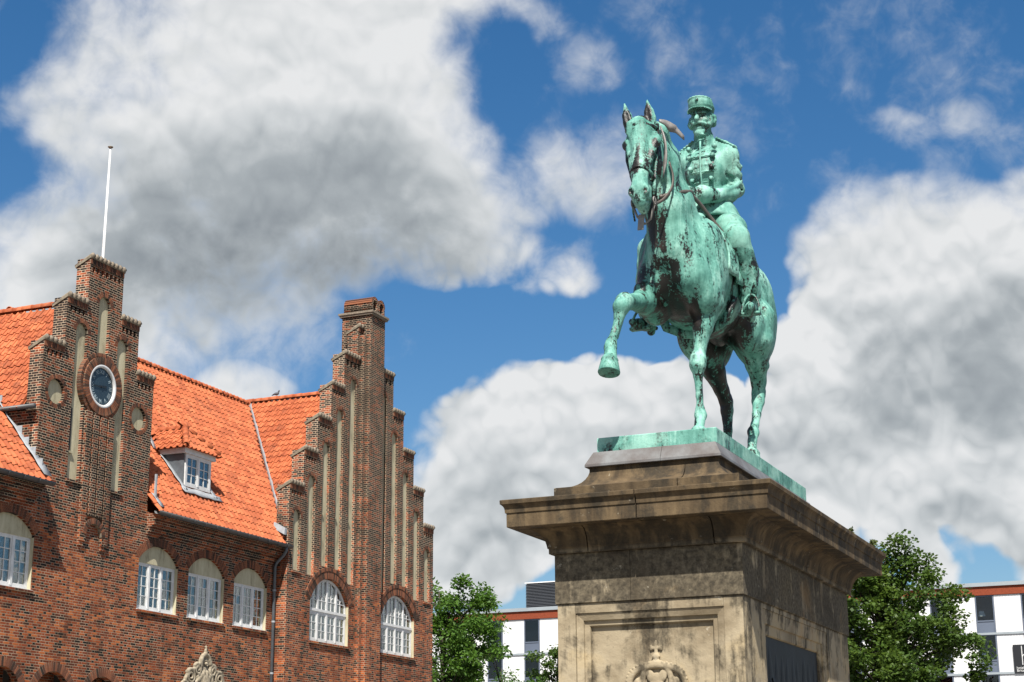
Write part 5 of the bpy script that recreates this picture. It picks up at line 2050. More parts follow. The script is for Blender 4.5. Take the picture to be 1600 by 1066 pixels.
    s.chain([(.0, 1.5, 2.0, .06), (.02, 1.57, 1.7, .09), (.08, 1.55, 1.4, .07), (.12, 1.5, 1.1, .02)], .04)
    # flesh folds behind the shoulder, rib shadows, thigh line
    for q in (-1, 1):
        s.chain([(q * .42, -.42, 2.05, .003), (q * .455, -.5, 1.75, .010), (q * .40, -.58, 1.45, .004)], .05, True)
        s.chain([(q * .43, .55, 1.95, .014), (q * .45, .62, 1.65, .018)], .05, True)
    s.rough(.004, (14., 30., 55.), 3)
    s.cut_below(.0)
    return s.mesh('horse', SO)


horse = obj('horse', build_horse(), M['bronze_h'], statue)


def hoof(top, bot, tilt=0.):
    """horn capsule: coronet band, flaring wall, flat sole"""
    a, b = Vector(sl_(top)), Vector(sl_(bot))
    ax = (b - a)
    h = ax.length
    ax.normalize()
    side = Vector((1, 0, 0))
    fwd = ax.cross(side).normalized()
    side = fwd.cross(ax).normalized()
    n = 20
    V = []
    pr = [(-.03, .040), (-.022, .062), (.0, .075), (.012, .079), (.018, .076), (.5 * h, .088), (h - .008, .101), (h, .098), (h, .05)]
    for l, r_ in pr:
        for k in range(n):
            t = 2 * math.pi * k / n
            fl = 1.12 if math.sin(t) > 0 else .95
            V.append(a + ax * l + side * r_ * math.cos(t) + fwd * r_ * fl * math.sin(t))
    F = [(i * n + k, i * n + (k + 1) % n, (i + 1) * n + (k + 1) % n, (i + 1) * n + k) for i in range(len(pr) - 1) for k in range(n)]
    F += [tuple(reversed(range(n))), tuple((len(pr) - 1) * n + k for k in range(n))]
    MB().add(V, F).obj('hoof', M['bronze_h'], statue, True)


hoof((-.303, -1.95, .635), (-.30, -1.985, .495))
hoof((.18, -.885, .15), (.18, -.925, .001))
hoof((.305, .50, .19), (.31, .45, .001))
hoof((-.16, 1.19, .15), (-.16, 1.15, .001))


def build_rider():
    s = Sculpt((-.8, -.8, 1.2), (.82, .62, 3.86), .0088)
    cx = .085
    # torso under a tight tunic
    s.ell((cx, .02, 3.08), (.232, .17, .27), .06)
    s.ell((cx, -.03, 3.05), (.215, .155, .19), .06)
    s.ell((cx, .03, 2.8), (.185, .15, .22), .08)
    s.ell((cx, .06, 2.58), (.265, .23, .17), .07)
    for q in (-1, 1):
        s.ell((cx + q * .225, .04, 3.215), (.10, .115, .11), .07)
        s.cone((cx + q * .08, .03, 3.35), (cx + q * .225, .04, 3.27), .065, .06, .06)
    # tunic skirt flaring over the saddle
    for i in range(14):
        a = 2 * math.pi * i / 14
        fx, fy = math.cos(a), math.sin(a)
        s.chain([(cx + .19 * fx, .05 + .15 * fy, 2.68, .045), (cx + .285 * fx, .08 + .24 * fy, 2.5, .038), (cx + .325 * fx, .09 + .28 * fy, 2.40, .022)], .035)
    # belt ridge
    for i in range(24):
        a0, a1 = 2 * math.pi * i / 24, 2 * math.pi * (i + 1) / 24
        s.cone((cx + .218 * math.cos(a0), .03 + .172 * math.sin(a0), 2.72), (cx + .218 * math.cos(a1), .03 + .172 * math.sin(a1), 2.72), .026, .026, .012)
    # neck, collar
    s.chain([(.075, .01, 3.33, .095), (.068, -.005, 3.48, .085)], .03)
    s.chain([(.075, .01, 3.36, .105), (.072, .0, 3.425, .105)], .015)
    # arms
    s.chain([(cx + .23, .05, 3.2, .105), (.338, .1, 3.02, .088), (.356, .145, 2.87, .082), (.315, .03, 2.785, .078), (.23, -.17, 2.71, .068), (.16, -.29, 2.685, .062)], .035)
    rf = random.Random(4)
    for i in range(16):
        # cloth folds across the tunic and round the upper sleeve
        z = 2.74 + .045 * i
        t = rf.uniform(-.06, .06)
        x0 = cx + rf.uniform(-.16, .02)
        w = rf.uniform(.08, .17)
        yb = -.175 - .02 * math.exp(-((z - 3.05) / .18)**2)
        s.chain([(x0, yb + .035, z, .006), (x0 + w * .5, yb + .012, z + t * .5, .009), (x0 + w, yb + .04, z + t, .005)], .012, i % 2 == 0)
    for i in range(7):
        z = 3.14 - .05 * i
        s.chain([(.40, .0 + .01 * i, z + .04, .007), (.43, .09, z, .011), (.39, .19, z + .02, .006)], .014, i % 2 == 0)
        s.chain([(.27, .0, z + .02, .006), (.33, -.005 + .012 * i, z - .01, .010), (.40, .04, z - .04, .006)], .014, i % 2 == 1)
    s.chain([(.21, -.245, 2.695, .078), (.135, -.335, 2.685, .098)], .004)          # cuff
    s.chain([(cx - .23, .05, 3.2, .105), (-.19, .1, 3.0, .098), (-.22, .13, 2.86, .09), (-.17, .0, 2.77, .085), (-.1, -.24, 2.70, .072)], .045)
    s.chain([(-.12, -.2, 2.70, .088), (-.075, -.29, 2.695, .088)], .015)
    # sleeve folds at the elbow and on the forearm
    for i in range(6):
        t = i / 5
        s.chain([(.43 - .09 * t, .11 - .15 * t, 2.94 - .14 * t, .014), (.385 - .09 * t, .02 - .15 * t, 2.86 - .09 * t, .02), (.32 - .09 * t, -.02 - .15 * t, 2.80 - .06 * t, .012)], .02)
    s.chain([(.27, -.03, 2.87, .012), (.34, .03, 2.93, .016), (.30, -.02, 3.0, .01)], .03, True)
    s.chain([(.25, -.11, 2.80, .010), (.32, -.02, 2.86, .014)], .03, True)
    # left hand: palm, four curled fingers, thumb
    s.ell((.065, -.40, 2.675), (.045, .065, .06), .02)
    for i in range(4):
        z = 2.715 - .031 * i
        L = (.9, 1., .95, .8)[i]
        s.chain([(.085, -.43, z, .021), (.05, -.475 - .01 * L, z - .004, .0195), (.005, -.465, z - .008, .018), (-.002, -.425, z - .01, .015)], .006)
    s.chain([(.06, -.37, 2.725, .022), (.025, -.42, 2.742, .020), (.0, -.455, 2.735, .016)], .008)
    # right hand beside it
    s.ell((-.045, -.345, 2.69), (.04, .06, .055), .02)
    for i in range(4):
        z = 2.725 - .03 * i
        s.chain([(-.065, -.37, z, .020), (-.05, -.415, z - .004, .018), (-.012, -.42, z - .006, .017), (.0, -.38, z - .008, .014)], .006)
    s.chain([(-.03, -.32, 2.735, .02), (-.01, -.37, 2.745, .018), (.01, -.40, 2.738, .015)], .008)
    # legs: breeches and tall boots
    for q in (-1, 1):
        o = 0.05 if q > 0 else -.03
        fy = 0. if q > 0 else -.18
        fz = 0. if q > 0 else -.07
        X = lambda v: o + q * v
        s.chain([(X(.15), .1, 2.52, .17), (X(.29), -.1, 2.36, .155), (X(.395), -.27, 2.2, .125), (X(.41), -.30, 2.13, .118)], .05)
        s.chain([(X(.41), -.30, 2.19, .132), (X(.43), -.24 + fy * .3, 2.05, .12), (X(.46), -.15 + fy * .6, 1.88, .116), (X(.46), -.11 + fy * .9, 1.70 + fz, .098), (X(.455), -.10 + fy, 1.58 + fz, .082)], .025)
        for i in range(4):
            z = 1.60 + .045 * i + fz
            s.cone((X(.43), -.10 - .01 * i + fy, z), (X(.48), -.12 + fy, z + .015), .072, .072, .008)
        # foot turned out, heel down
        s.chain([(X(.455), -.07 + fy, 1.53 + fz, .068), (X(.47), -.16 + fy, 1.475 + fz, .062), (X(.51), -.28 + fy, 1.45 + fz, .056), (X(.54), -.37 + fy, 1.455 + fz, .038)], .03)
        s.cone((X(.452), -.05 + fy, 1.50 + fz), (X(.452), -.045 + fy, 1.425 + fz), .052, .045, .012)
        s.chain([(X(.46), -.1 + fy, 1.435 + fz, .022), (X(.515), -.3 + fy, 1.41 + fz, .026), (X(.537), -.38 + fy, 1.425 + fz, .02)], .015)
        s.chain([(X(.45), -.0 + fy, 1.505 + fz, .012), (X(.45), .08 + fy, 1.50 + fz, .010), (X(.45), .1 + fy, 1.50 + fz, .022)], .01)
    # breeches folds
    for i in range(4):
        s.chain([(.24 + .05 * i, .03 - .09 * i, 2.62 - .08 * i, .010), (.33 + .045 * i, .06 - .08 * i, 2.46 - .07 * i, .012)], .03, True)
    # head
    hx, hy, hz = .068, -.035, 3.60
    s.ell((hx, hy + .03, hz + .05), (.112, .14, .145), .04)
    s.ell((hx, hy - .035, hz - .035), (.096, .105, .14), .04)
    s.ell((hx, hy - .075, hz - .15), (.062, .06, .055), .035)
    s.chain([(hx - .04, hy - .09, hz - .14, .03), (hx, hy - .105, hz - .165, .034), (hx + .04, hy - .09, hz - .14, .03)], .02)
    s.chain([(hx, hy - .135, hz + .04, .016), (hx, hy - .168, hz - .02, .020), (hx, hy - .178, hz - .038, .024)], .014)
    for q in (-1, 1):
        s.ell((hx + q * .044, hy - .150, hz + .014), (.032, .050, .020), .010, True)
        s.chain([(hx + q * .012, hy - .148, hz + .05, .014), (hx + q * .075, hy - .125, hz + .045, .012)], .012)
        s.ell((hx + q * .072, hy - .09, hz - .03), (.03, .03, .024), .025)
        # moustache and whiskers
        s.chain([(hx + q * .006, hy - .158, hz - .068, .019), (hx + q * .05, hy - .148, hz - .078, .019), (hx + q * .09, hy - .105, hz - .085, .016), (hx + q * .112, hy - .06, hz - .075, .01)], .012)
        s.chain([(hx + q * .106, hy - .02, hz + .03, .025), (hx + q * .105, hy - .045, hz - .04, .03), (hx + q * .085, hy - .075, hz - .09, .026)], .015)
        # ears
        s.chain([(hx + q * .122, hy + .025, hz + .035, .026), (hx + q * .128, hy + .03, hz - .0, .022), (hx + q * .12, hy + .015, hz - .03, .014)], .01)
        s.ell((hx + q * .145, hy + .01, hz + .02), (.012, .014, .02), .008, True)
        s.chain([(hx + q * .105, hy + .08, hz + .06, .035), (hx + q * .1, hy + .09, hz - .01, .03)], .02)
    s.cone((hx - .035, hy - .15, hz - .105), (hx + .035, hy - .15, hz - .105), .008, .008, .01, True)
    s.cone((hx - .03, hy - .135, hz - .118), (hx + .03, hy - .135, hz - .118), .014, .014, .012)
    s.rough(.003, (18., 36., 60.), 5)
    return s.mesh('rider', SO)


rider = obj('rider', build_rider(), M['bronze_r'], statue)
me = rider.data
me.materials.append(M['bronze_boot'])
zz = np.empty(len(me.vertices) * 3, np.float32)
me.vertices.foreach_get('co', zz)
zz = zz.reshape(-1, 3)[:, 2] - SO[2]
lv = np.empty(len(me.loops), np.int32)
me.loops.foreach_get('vertex_index', lv)
pz = zz[lv.reshape(-1, 4)].mean(1)
me.polygons.foreach_set('material_index', (pz < 2.06).astype(np.int32))


def sub(name, mb, mat, smooth=True, parent=None):
    mb.v = [sl_(p) for p in mb.v]
    return mb.obj(name, mat, parent or statue, smooth)


def build_rider_parts():
    hx, hy, hz = .068, -.035, 3.60
    # forage cap: band, drooping crown, peak, badge
    s = Sculpt((-.15, -.3, 3.55), (.3, .2, 3.98), .007)
    for i in range(6):
        t = i / 5
        s.ell((hx - .006 * t, hy + .03 - .03 * t, hz + .125 + .075 * t), (.120 - .004 * t, .143 - .006 * t, .042), .03)
    s.ell((hx - .012, hy - .005, hz + .222), (.118, .140, .026), .02)
    for i in range(20):
        a0, a1 = 2 * math.pi * i / 20, 2 * math.pi * (i + 1) / 20
        s.cone((hx + .123 * math.cos(a0), hy + .022 + .146 * math.sin(a0), hz + .148), (hx + .123 * math.cos(a1), hy + .022 + .146 * math.sin(a1), hz + .148), .009, .009, .006)
        s.cone((hx - .010 + .118 * math.cos(a0), hy - .005 + .138 * math.sin(a0), hz + .228), (hx - .010 + .118 * math.cos(a1), hy - .005 + .138 * math.sin(a1), hz + .228), .009, .009, .006)
    cap = obj('cap', s.mesh('cap', SO), M['bronze_r'], rider)
    s = Sculpt((-.15, -.32, 3.55), (.3, .1, 3.75), .006)
    for i in range(15):
        a = math.pi * (1.08 + .84 * i / 14)
        s.cone((hx + .112 * math.cos(a), hy + .015 + .132 * math.sin(a), hz + .112), (hx + .130 * math.cos(a), hy - .012 + .205 * math.sin(a), hz + .082), .012, .008, .012)
    obj('cap_peak', s.mesh('cap_peak', SO), M['bronze_r'], rider)
    s = Sculpt((0, -.28, 3.7), (.14, -.12, 3.85), .005)
    s.ell((hx - .004, hy - .142, hz + .19), (.02, .014, .026), .01)
    obj('cap_badge', s.mesh('cap_badge', SO), M['bronze_boot'], rider)
    # buttons in two rows, epaulettes, cross cords
    for i, z in enumerate((3.27, 3.16, 3.03, 2.91, 2.80)):
        for q in (-1, 1):
            xx = .085 + q * (.135 - .012 * i)
            yy = -.165 - .035 * math.exp(-((z - 3.05) / .15)**2) + .012 + (.02 if i == 0 else 0)
            mb = MB().lathe((xx, yy, z), [(.0, -.026), (.016, -.024), (.026, -.012), (.027, .02), (.02, .03)], 10, 1)
            sub('button', mb, M['bronze_boot'] if (i * 2 + q) % 5 == 0 else M['bronze_r'], True, rider)
    for q in (-1, 1):
        s = Sculpt((-.45, -.2, 3.2), (.6, .3, 3.45), .008)
        s.chain([(.085 + q * .12, .02, 3.395, .02), (.085 + q * .21, .03, 3.345, .026), (.085 + q * .30, .035, 3.28, .03)], .02, False, (1, .7, 1))
        for i in range(7):
            t = i / 6
            s.ell((.085 + q * (.13 + .175 * t), -.01, 3.40 - .115 * t), (.016, .03, .016), .01)
        obj('epaulette', s.mesh('epaulette', SO), M['bronze_r'], rider)
    mb = MB().tube([(.085, -.168, 3.33), (.085, -.197, 3.15), (.085, -.200, 3.0), (.085, -.165, 2.83), (.085, -.15, 2.74)], .010, 6)
    sub('tunic_seam', mb, M['bronze_r'], True, rider)
    # skirt of the tunic: flared, pleated shell with a thick hem
    nu, nv = 48, 7
    V = []
    for j in range(nv):
        t = j / (nv - 1)
        for i in range(nu):
            a = 2 * math.pi * i / nu
            fr = .5 + .5 * math.cos(a + math.pi / 2)
            rx = .225 + .115 * t ** .8 + .010 * t * math.sin(i * 2.4)
            ry = .18 + .15 * t ** .8 + .010 * t * math.sin(i * 2.4)
            z = 2.71 - (.24 + .035 * math.sin(2 * a + .6)) * t
            V.append((.085 + rx * math.cos(a), .045 + .03 * t + ry * math.sin(a), z))
    F = [(j * nu + i, j * nu + (i + 1) % nu, (j + 1) * nu + (i + 1) % nu, (j + 1) * nu + i) for j in range(nv - 1) for i in range(nu)]
    o = sub('tunic_skirt', MB().add(V, F), M['bronze_r'], True, rider)
    so = o.modifiers.new('thick', 'SOLIDIFY')
    so.thickness = .03
    so.offset = 0
    for z, w in ((3.16, .12), (2.99, .13), (2.88, .12)):
        yy = -.178 - .030 * math.exp(-((z - 3.05) / .15)**2) + .012
        mb = MB().tube([(.085 + w * t, yy + .030 * t * t, z - .004 + .008 * abs(t)) for t in (-1, -.5, 0, .5, 1)], .0075, 6)
        sub('braid', mb, M['bronze_r'], True, rider)


build_rider_parts()


def smooth_path(P, k=5):
    P = [Vector(p) for p in P]
    Q = [P[0] * 2 - P[1]] + P + [P[-1] * 2 - P[-2]]
    out = []
    for i in range(1, len(Q) - 2):
        a, b, c, d = Q[i - 1:i + 3]
        for j in range(k):
            t = j / k
            out.append(.5 * ((2 * b) + (c - a) * t + (2 * a - 5 * b + 4 * c - d) * t * t + (3 * b - a - 3 * c + d) * t ** 3))
    return out + [P[-1]]


def build_tack():
    # saddle with cantle, and the cloth under it
    s = Sculpt((-.6, -.75, 1.7), (.6, .8, 2.62), .013)
    s.ell((0, .12, 2.36), (.26, .42, .09), .06)
    s.cone((-.18, .48, 2.46), (.18, .48, 2.46), .07, .07, .05)
    s.cone((-.08, -.3, 2.44), (.08, -.3, 2.44), .07, .07, .06)
    obj('saddle', s.mesh('saddle', SO), M['bronze_h'], statue)
    for q in (-1, 1):
        # saddle cloth hangs in folds over the flank
        nv, nu = 16, 22
        V = []
        for j in range(nv):
            t = j / (nv - 1)
            for i in range(nu):
                u = i / (nu - 1)
                y = -.52 + .98 * u + .10 * t * (u - .55)
                th = rad(14 + 84 * t)
                z = 1.87 + .54 * math.cos(th)
                x = .435 * math.sin(th) + .028 + .024 * math.sin(u * 34 + 2.5 * t) * t ** .7 + .04 * math.exp(-((u - .1) / .2)**2) * 0
                zz_ = z - .08 * t * math.sin(u * math.pi) - .03 * t
                if u < .12:
                    x -= .03 * (1 - u / .12)
                V.append((q * x, y, zz_ + .02))
        F = [(j * nu + i, j * nu + i + 1, (j + 1) * nu + i + 1, (j + 1) * nu + i) for j in range(nv - 1) for i in range(nu - 1)]
        mb = MB().add(V, F)
        o = sub('saddle_cloth', mb, M['bronze_h'])
        so = o.modifiers.new('thick', 'SOLIDIFY')
        so.thickness = .022
        so.offset = 0
        # stirrup leather and iron
        o_ = .05 if q > 0 else -.03
        fy = 0 if q > 0 else -.18
        fz = 0 if q > 0 else -.07
        X = lambda v: o_ + q * v
        sub('stirrup_leather', MB().tube([(X(.46), -.12, 2.15), (X(.52), -.165, 1.85), (X(.535), -.195 + fy, 1.63 + fz)], .017, 6, True, 2.0), M['bronze_strap'])
        c = (X(.50), -.245 + fy, 1.50 + fz)
        pts = []
        for i in range(17):
            a = math.pi * (i / 16)
            pts.append((c[0] + .09 * math.cos(a), c[1] + .03 * math.cos(a) * q * 0 + .045 * math.sin(a), c[2] - .085 + .205 * math.sin(a)))
        mb = MB().tube(pts, .013, 6)
        mb.obox((c[0], c[1] - .0, c[2] - .09), (.098, 0, 0), (0, .04, 0), (0, 0, .012))
        sub('stirrup', mb, M['bronze_strap'])
        sub('girth', MB().tube([(q * .40, -.28, 1.6), (q * .3, -.28, 1.36), (q * .12, -.28, 1.275), (0, -.28, 1.262)], .022, 6, True, 2.4), M['bronze_boot'])
    # breast girth running back between the fore legs
    sub('breast_strap', MB().tube([(-.2, -1.07, 2.02), (-.215, -1.1, 1.85), (-.2, -1.11, 1.7), (-.16, -1.07, 1.5), (-.08, -.95, 1.38)], .012, 6, True, 1.6), M['bronze_boot'])
    # bridle: browband, noseband, cheek pieces, throat lash, bit
    L, R_ = -.262, .032

    def ring(c, rx, ry, tilt, n=20):
        return [(c[0] + rx * math.cos(2 * math.pi * i / n), c[1] + ry * math.sin(2 * math.pi * i / n), c[2] - tilt * math.sin(2 * math.pi * i / n)) for i in range(n + 1)]
    sub('browband', MB().tube([(-.285, -1.40, 3.03), (-.25, -1.47, 3.025), (-.15, -1.535, 3.03), (-.06, -1.50, 3.03), (.0, -1.42, 3.03), (.02, -1.36, 3.03)], .014, 6, True, 1.4), M['bronze_strap'])
    sub('noseband', MB().tube(ring((-.085, -1.53, 2.47), .108, .155, .075), .013, 6, False, 1.5), M['bronze_strap'])
    for sx, ex in ((-.285, -1), (.03, 1)):
        sub('cheek_piece', MB().tube([(sx + ex * -.02, -1.34, 3.08), (sx, -1.385, 2.9), (sx - ex * .012, -1.42, 2.72), (-.085 + ex * .105, -1.50, 2.46), (-.075 + ex * .098, -1.565, 2.27)], .013, 6, True, 1.5), M['bronze_strap'])
        sub('bit_ring', MB().tube([(-.072 + ex * .108, -1.57 + .035 * math.cos(a * .5236), 2.22 + .035 * math.sin(a * .5236)) for a in range(13)], .008, 6), M['strip'])
        sub('bit_shank', MB().tube([(-.072 + ex * .112, -1.56, 2.25), (-.072 + ex * .118, -1.535, 2.16), (-.072 + ex * .105, -1.525, 2.06)], .009, 6), M['bronze_strap'])
    sub('throat_lash', MB().tube([(.035, -1.30, 3.0), (.05, -1.2, 2.8), (.0, -1.16, 2.6), (-.1, -1.2, 2.52), (-.21, -1.18, 2.62), (-.26, -1.22, 2.85)], .011, 6), M['bronze_strap'])
    sub('curb_strap', MB().tube([(.035, -1.56, 2.2), (-.03, -1.5, 2.07), (-.08, -1.52, 2.02), (-.15, -1.53, 2.1), (-.18, -1.56, 2.2)], .012, 6), M['strip'])
    sub('strap_end', MB().obox((-.105, -1.56, 2.03), (.028, .0, .0), (0, .008, 0), (.008, 0, .075)), M['strip'], False)
    # reins: a loop hangs from the bit, then a band passes round the neck and back to the hand
    sub('rein', MB().tube(smooth_path([(.035, -1.56, 2.20), (.03, -1.48, 2.225), (.075, -1.40, 2.29), (.125, -1.31, 2.42), (.13, -1.27, 2.56), (.10, -1.28, 2.70)]), .0085, 6, True, 1.9), M['rein'])
    sub('rein', MB().tube(smooth_path([(.0, -1.31, 2.35), (.075, -1.245, 2.385), (.15, -1.12, 2.44), (.185, -.98, 2.49), (.185, -.85, 2.53), (.12, -.62, 2.60), (.07, -.46, 2.66)]), .013, 6, True, 1.5), M['rein'])
    sub('rein', MB().tube(smooth_path([(-.185, -1.56, 2.21), (-.24, -1.3, 2.3), (-.27, -1.05, 2.48), (-.22, -.8, 2.62), (-.05, -.48, 2.68)]), .015, 6, True, 1.7), M['strip'])
    sub('rein', MB().tube(smooth_path([(.16, -.84, 2.52), (.20, -.66, 2.47), (.25, -.5, 2.38), (.34, -.36, 2.24), (.42, -.30, 2.15)]), .015, 6, True, 1.8), M['rein'])
    # loose ribbons at the headstall, one flapping behind the ear, one hanging on the cheek

    def ribbon(path, wd, dirs):
        path = smooth_path(path, 3)
        n = len(path)
        V = []
        for k, p in enumerate(path):
            t = k / (n - 1)
            i_ = min(len(wd) - 2, int(t * (len(wd) - 1)))
            f_ = t * (len(wd) - 1) - i_
            w = wd[i_] + (wd[i_ + 1] - wd[i_]) * f_
            d = Vector(dirs[i_]).lerp(Vector(dirs[i_ + 1]), f_).normalized()
            V += [Vector(p) + d * w, Vector(p) - d * w]
        F = [(2 * i, 2 * i + 1, 2 * i + 3, 2 * i + 2) for i in range(n - 1)]
        o = sub('loose_ribbon', MB().add(V, F), M['strip'])
        o.modifiers.new('thick', 'SOLIDIFY').thickness = .01
    ribbon([(.03, -1.33, 3.12), (.08, -1.27, 3.11), (.12, -1.2, 3.07), (.15, -1.15, 3.06), (.20, -1.09, 3.0)], [.016, .034, .046, .030, .022],
           [(0, .3, 1), (.2, .6, 1), (.6, .2, .6), (.2, .5, 1), (0, 0, 1)])
    ribbon([(.045, -1.36, 3.05), (.08, -1.37, 2.93), (.095, -1.38, 2.80), (.09, -1.39, 2.66), (.07, -1.40, 2.51)], [.006, .012, .020, .020, .003],
           [(1, -.4, 0), (1, -.2, 0), (.8, -.8, 0), (1, -.2, 0), (1, 0, 0)])


build_tack()

# bronze plinth under the hooves
pb = MB()
w2, l2 = .562, 1.62
pr = [(-.142, -.004), (-.138, 0), (-.006, 0), (0, -.006)]
rings = [[(w2 + o_, -l2 - o_), (w2 + o_, l2 + o_), (-w2 - o_, l2 + o_), (-w2 - o_, -l2 - o_)] for z, o_ in pr]
V = [(x, y, z) for (z, o_), r_ in zip(pr, rings) for x, y in r_]
F = [(i * 4 + k, i * 4 + (k + 1) % 4, (i + 1) * 4 + (k + 1) % 4, (i + 1) * 4 + k) for i in range(3) for k in range(4)]
F += [(3, 2, 1, 0), (12, 13, 14, 15)]
sub('bronze_plinth', pb.add(V, F), M['bronze_plinth'], False)
# ------------------------------------------------------------------ the hotel behind
def build_hotel():
    HY = 130.
    ht = thing('hotel_building', (-38, HY + 6, 0), 'modern white clad building with dark blue windows and brick band', 'building')
    x0, x1 = -80., 2.
    top = 17.65
    MB().box(x0, x1, HY + .6, HY + 14, 0, top - .1).obj('body', M['room'], ht)
    rf = MB().box(x0 - .2, x1 + .2, HY - .25, HY + 14.2, top - .16, top + .12).obj('roof', M['hotel_trim'], ht)
    MB().box(x0, x1, HY - .12, HY + .3, top - .80, top - .162).obj('brick_band', M['hotel_brick'], ht)
    per = 3.33
    st = 2.9
    zt0 = top - .82
    xw0 = -58.50
    k0 = int((x0 - xw0) / per) + 1
    win_lamp = None
    for f in range(3):
        zt = zt0 - f * st
        zb = zt - st + .14
        # slab edge between the storeys
        MB().box(x0, x1, HY - .10, HY + .5, zb - .16, zb - .003).obj('floor_edge', M['hotel_trim'], ht)
        i = k0
        while True:
            xa = xw0 + per * i
            xb = xa + 1.38
            if xb > x1:
                break
            i += 1
            az = math.degrees(math.atan2(xa, HY))
            if az < -33 or az > -3:
                continue
            # corrugated white panel to the right of the window
            n = 18
            V = []
            pa, pb = xb + .004, xa + per - .004
            for j in range(2 * n + 1):
                x = pa + (pb - pa) * j / (2 * n)
                y = HY - .03 * (j % 2)
                V += [(x, y, zb), (x, y, zt)]
            F = [(2 * j, 2 * j + 2, 2 * j + 3, 2 * j + 1) for j in range(2 * n)]
            MB().add(V, F).obj('panel', M['hotel_white'], ht)
            # window: frame, tall pane, lower panel
            fr = MB()
            y0_, y1_ = HY - .04, HY + .10
            zsill = zb + .82
            fr.box(xa, xa + .09, y0_, y1_, zb, zt)
            fr.box(xb - .09, xb, y0_, y1_, zb, zt)
            fr.box(xa + .09, xb - .09, y0_, y1_, zt - .09, zt)
            fr.box(xa + .09, xb - .09, y0_, y1_, zsill, zsill + .10)
            w = fr.obj('window', M['hotel_grey'], ht)
            MB().box(xa + .09, xb - .09, HY + .03, HY + .05, zsill + .10, zt - .09).obj('pane', M['hglass'], w)
            MB().box(xa + .09, xb - .09, HY + .0, HY + .06, zb, zsill).obj('spandrel', M['hotel_grey'], w)
            MB().box(xa - .1, xb + .1, HY + .55, HY + .58, zb, zt).obj('room_back', M['room'], w)
            if abs(xa + 18.5) < 1.8 and f < 2:
                lx = xa + .38
                lp = thing('table_lamp', (lx, HY + .32, zsill), 'table lamp with pale conical shade behind the ' + ('top floor' if f == 0 else 'lower') + ' hotel window', 'lamp', 'lamps in the hotel windows')
                MB().lathe((lx, HY + .32, zsill), [(.12, .1), (.12, .12), (.03, .14), (.03, .3)], 12).obj('stand', M['hotel_dark'], lp)
                MB().lathe((lx, HY + .32, zsill + .42), [(.30, .0), (.20, .34), (.17, .40)], 14).obj('lamp_shade', M['lampshade'], lp)
    # louvred plant room
    pr = MB().box(-56.2, -48.6, HY + 3.0, HY + 7, top + .13, top + 2.55).obj('plant_room', M['hotel_dark'], rf)
    n = 18
    for j in range(n):
        z = top + .18 + 2.3 * j / n
        MB().obox((-52.4, HY + 2.92, z + .04), (3.82, 0, 0), (0, .06, -.035), (0, .012, .018)).obj('slat', M['hotel_trim'] if False else M['hotel_dark'], pr)
    MB().box(-56.3, -48.5, HY + 2.8, HY + 7.1, top + 2.552, top + 2.64).obj('plant_roof', M['hotel_white'], pr)
    # sign
    sx0, sx1 = -16.05, -13.6
    sg = MB().box(sx0, sx1, HY - .16, HY - .06, 11.05, 13.1).obj('hotel_sign', M['sign'], ht)
    tag(sg, 'black square sign with thin white h')
    FACE_Y = Matrix(((1, 0, 0, 0), (0, 0, -1, 0), (0, 1, 0, 0), (0, 0, 0, 1)))
    hb = MB()
    hb.tube([(sx0 + .62, HY - .175, 11.62), (sx0 + .62, HY - .175, 13.0)], .035, 6)
    hb.tube([(sx0 + .62, HY - .175, 12.15)] + [(sx0 + .62 + .36 - .36 * math.cos(math.pi * j / 8), HY - .175, 12.15 + .28 * math.sin(math.pi * j / 8)) for j in range(1, 9)] + [(sx0 + 1.34, HY - .175, 11.62)], .035, 6)
    hb.obj('sign_letter', M['white'], sg)
    text('sign_text', 'hotel', .26, M['white'], sg, Matrix.Translation((sx0 + .16, HY - .165, 11.42)) @ FACE_Y, .004, 'LEFT')
    text('sign_text', 'Britannia', .26, M['white'], sg, Matrix.Translation((sx0 + .16, HY - .165, 11.22)) @ FACE_Y, .004, 'LEFT')


build_hotel()

# ------------------------------------------------------------------ trees


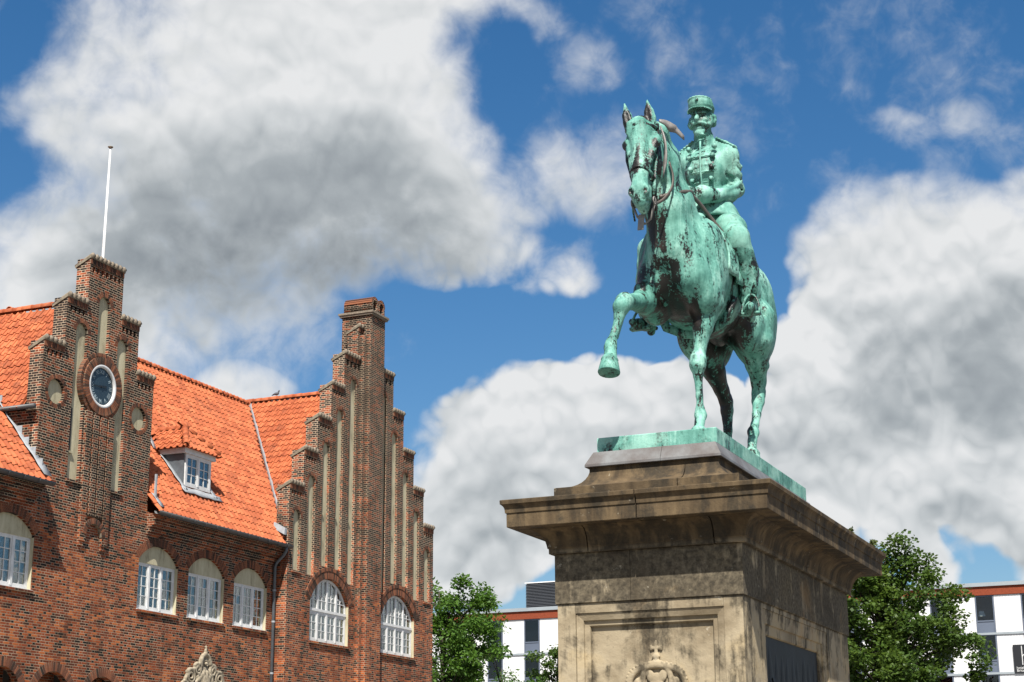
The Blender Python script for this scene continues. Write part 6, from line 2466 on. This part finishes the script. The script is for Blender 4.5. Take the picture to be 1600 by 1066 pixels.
def tree(base, height, crown_c, crown_r, n_clump, leaves, leaf, mat, label, seed, group, droop=0., lean=(0, 0), clump_r=.7, pinnate=False, extra=()):
    r_ = np.random.RandomState(seed)
    t = thing('tree', base, label, 'tree', group)
    b = Vector(base)
    C = Vector(crown_c)
    wood = MB()
    topz = C.z + crown_r[2] * .75
    tr = [b + Vector((lean[0] * f_ + .15 * math.sin(f_ * 5 + seed), lean[1] * f_ + .15 * math.cos(f_ * 4 + seed), (topz - b.z) * f_)) for f_ in (0, .15, .3, .45, .6, .75, .9, 1.)]
    rt = height * .016
    wood.tube(tr, [rt * q for q in (1.25, 1., .9, .8, .62, .45, .28, .1)], 9)
    limbs = MB()
    centers = []
    for i in range(n_clump):
        while True:
            d = r_.uniform(-1, 1, 3)
            q = np.linalg.norm(d)
            if .25 < q < 1:
                break
        d = d / q * q**.5
        wob = .82 + .3 * math.sin(d[0] * 5 + seed) * math.cos(d[2] * 4 + seed * 2) + .12 * r_.randn()
        p = C + Vector((d[0] * crown_r[0] * wob, d[1] * crown_r[1] * wob, d[2] * crown_r[2] * wob))
        if p.z < b.z + 1.2:
            p.z = b.z + 1.2 + r_.rand()
        centers.append(p)
        f_ = min(.95, max(.2, (p.z - b.z) / (topz - b.z) - .22))
        k = f_ * 7
        a = tr[int(k)].lerp(tr[min(7, int(k) + 1)], k - int(k))
        mid = a.lerp(p, .55) + Vector((0, 0, .25))
        if i % 2 == 0 or i < 40:
            limbs.tube([a, mid, p], [rt * .32 * (1 - .5 * f_), rt * .18, rt * .05], 5)
    for p in extra:
        p = Vector(p)
        for k in range(4):
            centers.append(p + Vector((r_.uniform(-.12, .12), r_.uniform(-.2, .2), -.33 * k)))
        limbs.tube([tr[4], tr[6].lerp(p, .5), p], [rt * .3, rt * .2, rt * .05], 5)
    wood.obj('trunk', M['bark'], t, True)
    limbs.obj('limbs', M['bark'], t, True)
    per = leaves // n_clump
    P = []
    D = []
    for p in centers:
        n = max(4, int(per * r_.uniform(.6, 1.4)))
        g_ = r_.randn(n, 3)
        g_ /= np.linalg.norm(g_, axis=1)[:, None]
        g_ *= (r_.rand(n, 1)**.5) * clump_r * r_.uniform(.6, 1.25)
        g_[:, 2] *= .62
        g_[:, 2] -= droop * np.hypot(g_[:, 0], g_[:, 1])
        P.append(np.array(p) + g_)
        D.append(g_)
    P = np.concatenate(P)
    D = np.concatenate(D)
    n = len(P)
    nr = r_.randn(n, 3) * .8 + np.array((0, 0, 1.2))
    nr /= np.linalg.norm(nr, axis=1)[:, None]
    ax = D + r_.randn(n, 3) * .35
    ax -= nr * (ax * nr).sum(1)[:, None]
    ax /= np.linalg.norm(ax, axis=1)[:, None] + 1e-6
    sd = np.cross(nr, ax)
    L = leaf * r_.uniform(.65, 1.3, (n, 1))
    wd = .28 if pinnate else .42
    V = np.stack([P, P + ax * L * .5 + sd * L * wd - nr * L * .08, P + ax * L - nr * L * .12, P + ax * L * .5 - sd * L * wd - nr * L * .08], 1).reshape(-1, 3)
    Q = np.arange(4 * n).reshape(-1, 4)
    cr = obj('crown', mesh_np('crown', V, Q), mat, t)
    return t


tree((-34.0, 70., 0), 12.6, (-33.9, 70., 8.8), (3.1, 3.0, 3.3), 105, 23000, .19, M['leaf_ash'], 'bright green feathery tree beside the end of the brick building', 5, 'trees on the square', .45, (.2, 0), .75, True)
tree((-37.2, 84., 0), 9.3, (-37.2, 84., 7.2), (2.7, 2.6, 2.3), 75, 14000, .19, M['leaf_ash'], 'low bright green tree in front of the white hotel', 8, 'trees on the square', .4, (.1, 0), .7, True)
tree((-35.6, 88., 0), 10.6, (-35.3, 88., 7.2), (1.9, 2.0, 3.9), 80, 12000, .17, M['leaf_dark'], 'dark slender tree partly hidden by the left side of the pedestal', 9, 'trees on the square', .0, (.1, 0), .6)
tree((-9.7, 50., 0), 9.5, (-9.95, 50., 5.0), (2.35, 2.6, 4.2), 300, 66000, .115, M['leaf_dark'], 'dense dark green tree right behind the pedestal', 13, 'trees on the square', .0, (0, 0), .48, False, ((-9.0, 50, 9.15), (-9.55, 50, 8.95), (-8.5, 50, 8.55), (-10.2, 50, 8.8), (-7.9, 50, 7.2), (-7.2, 50, 6.2)))
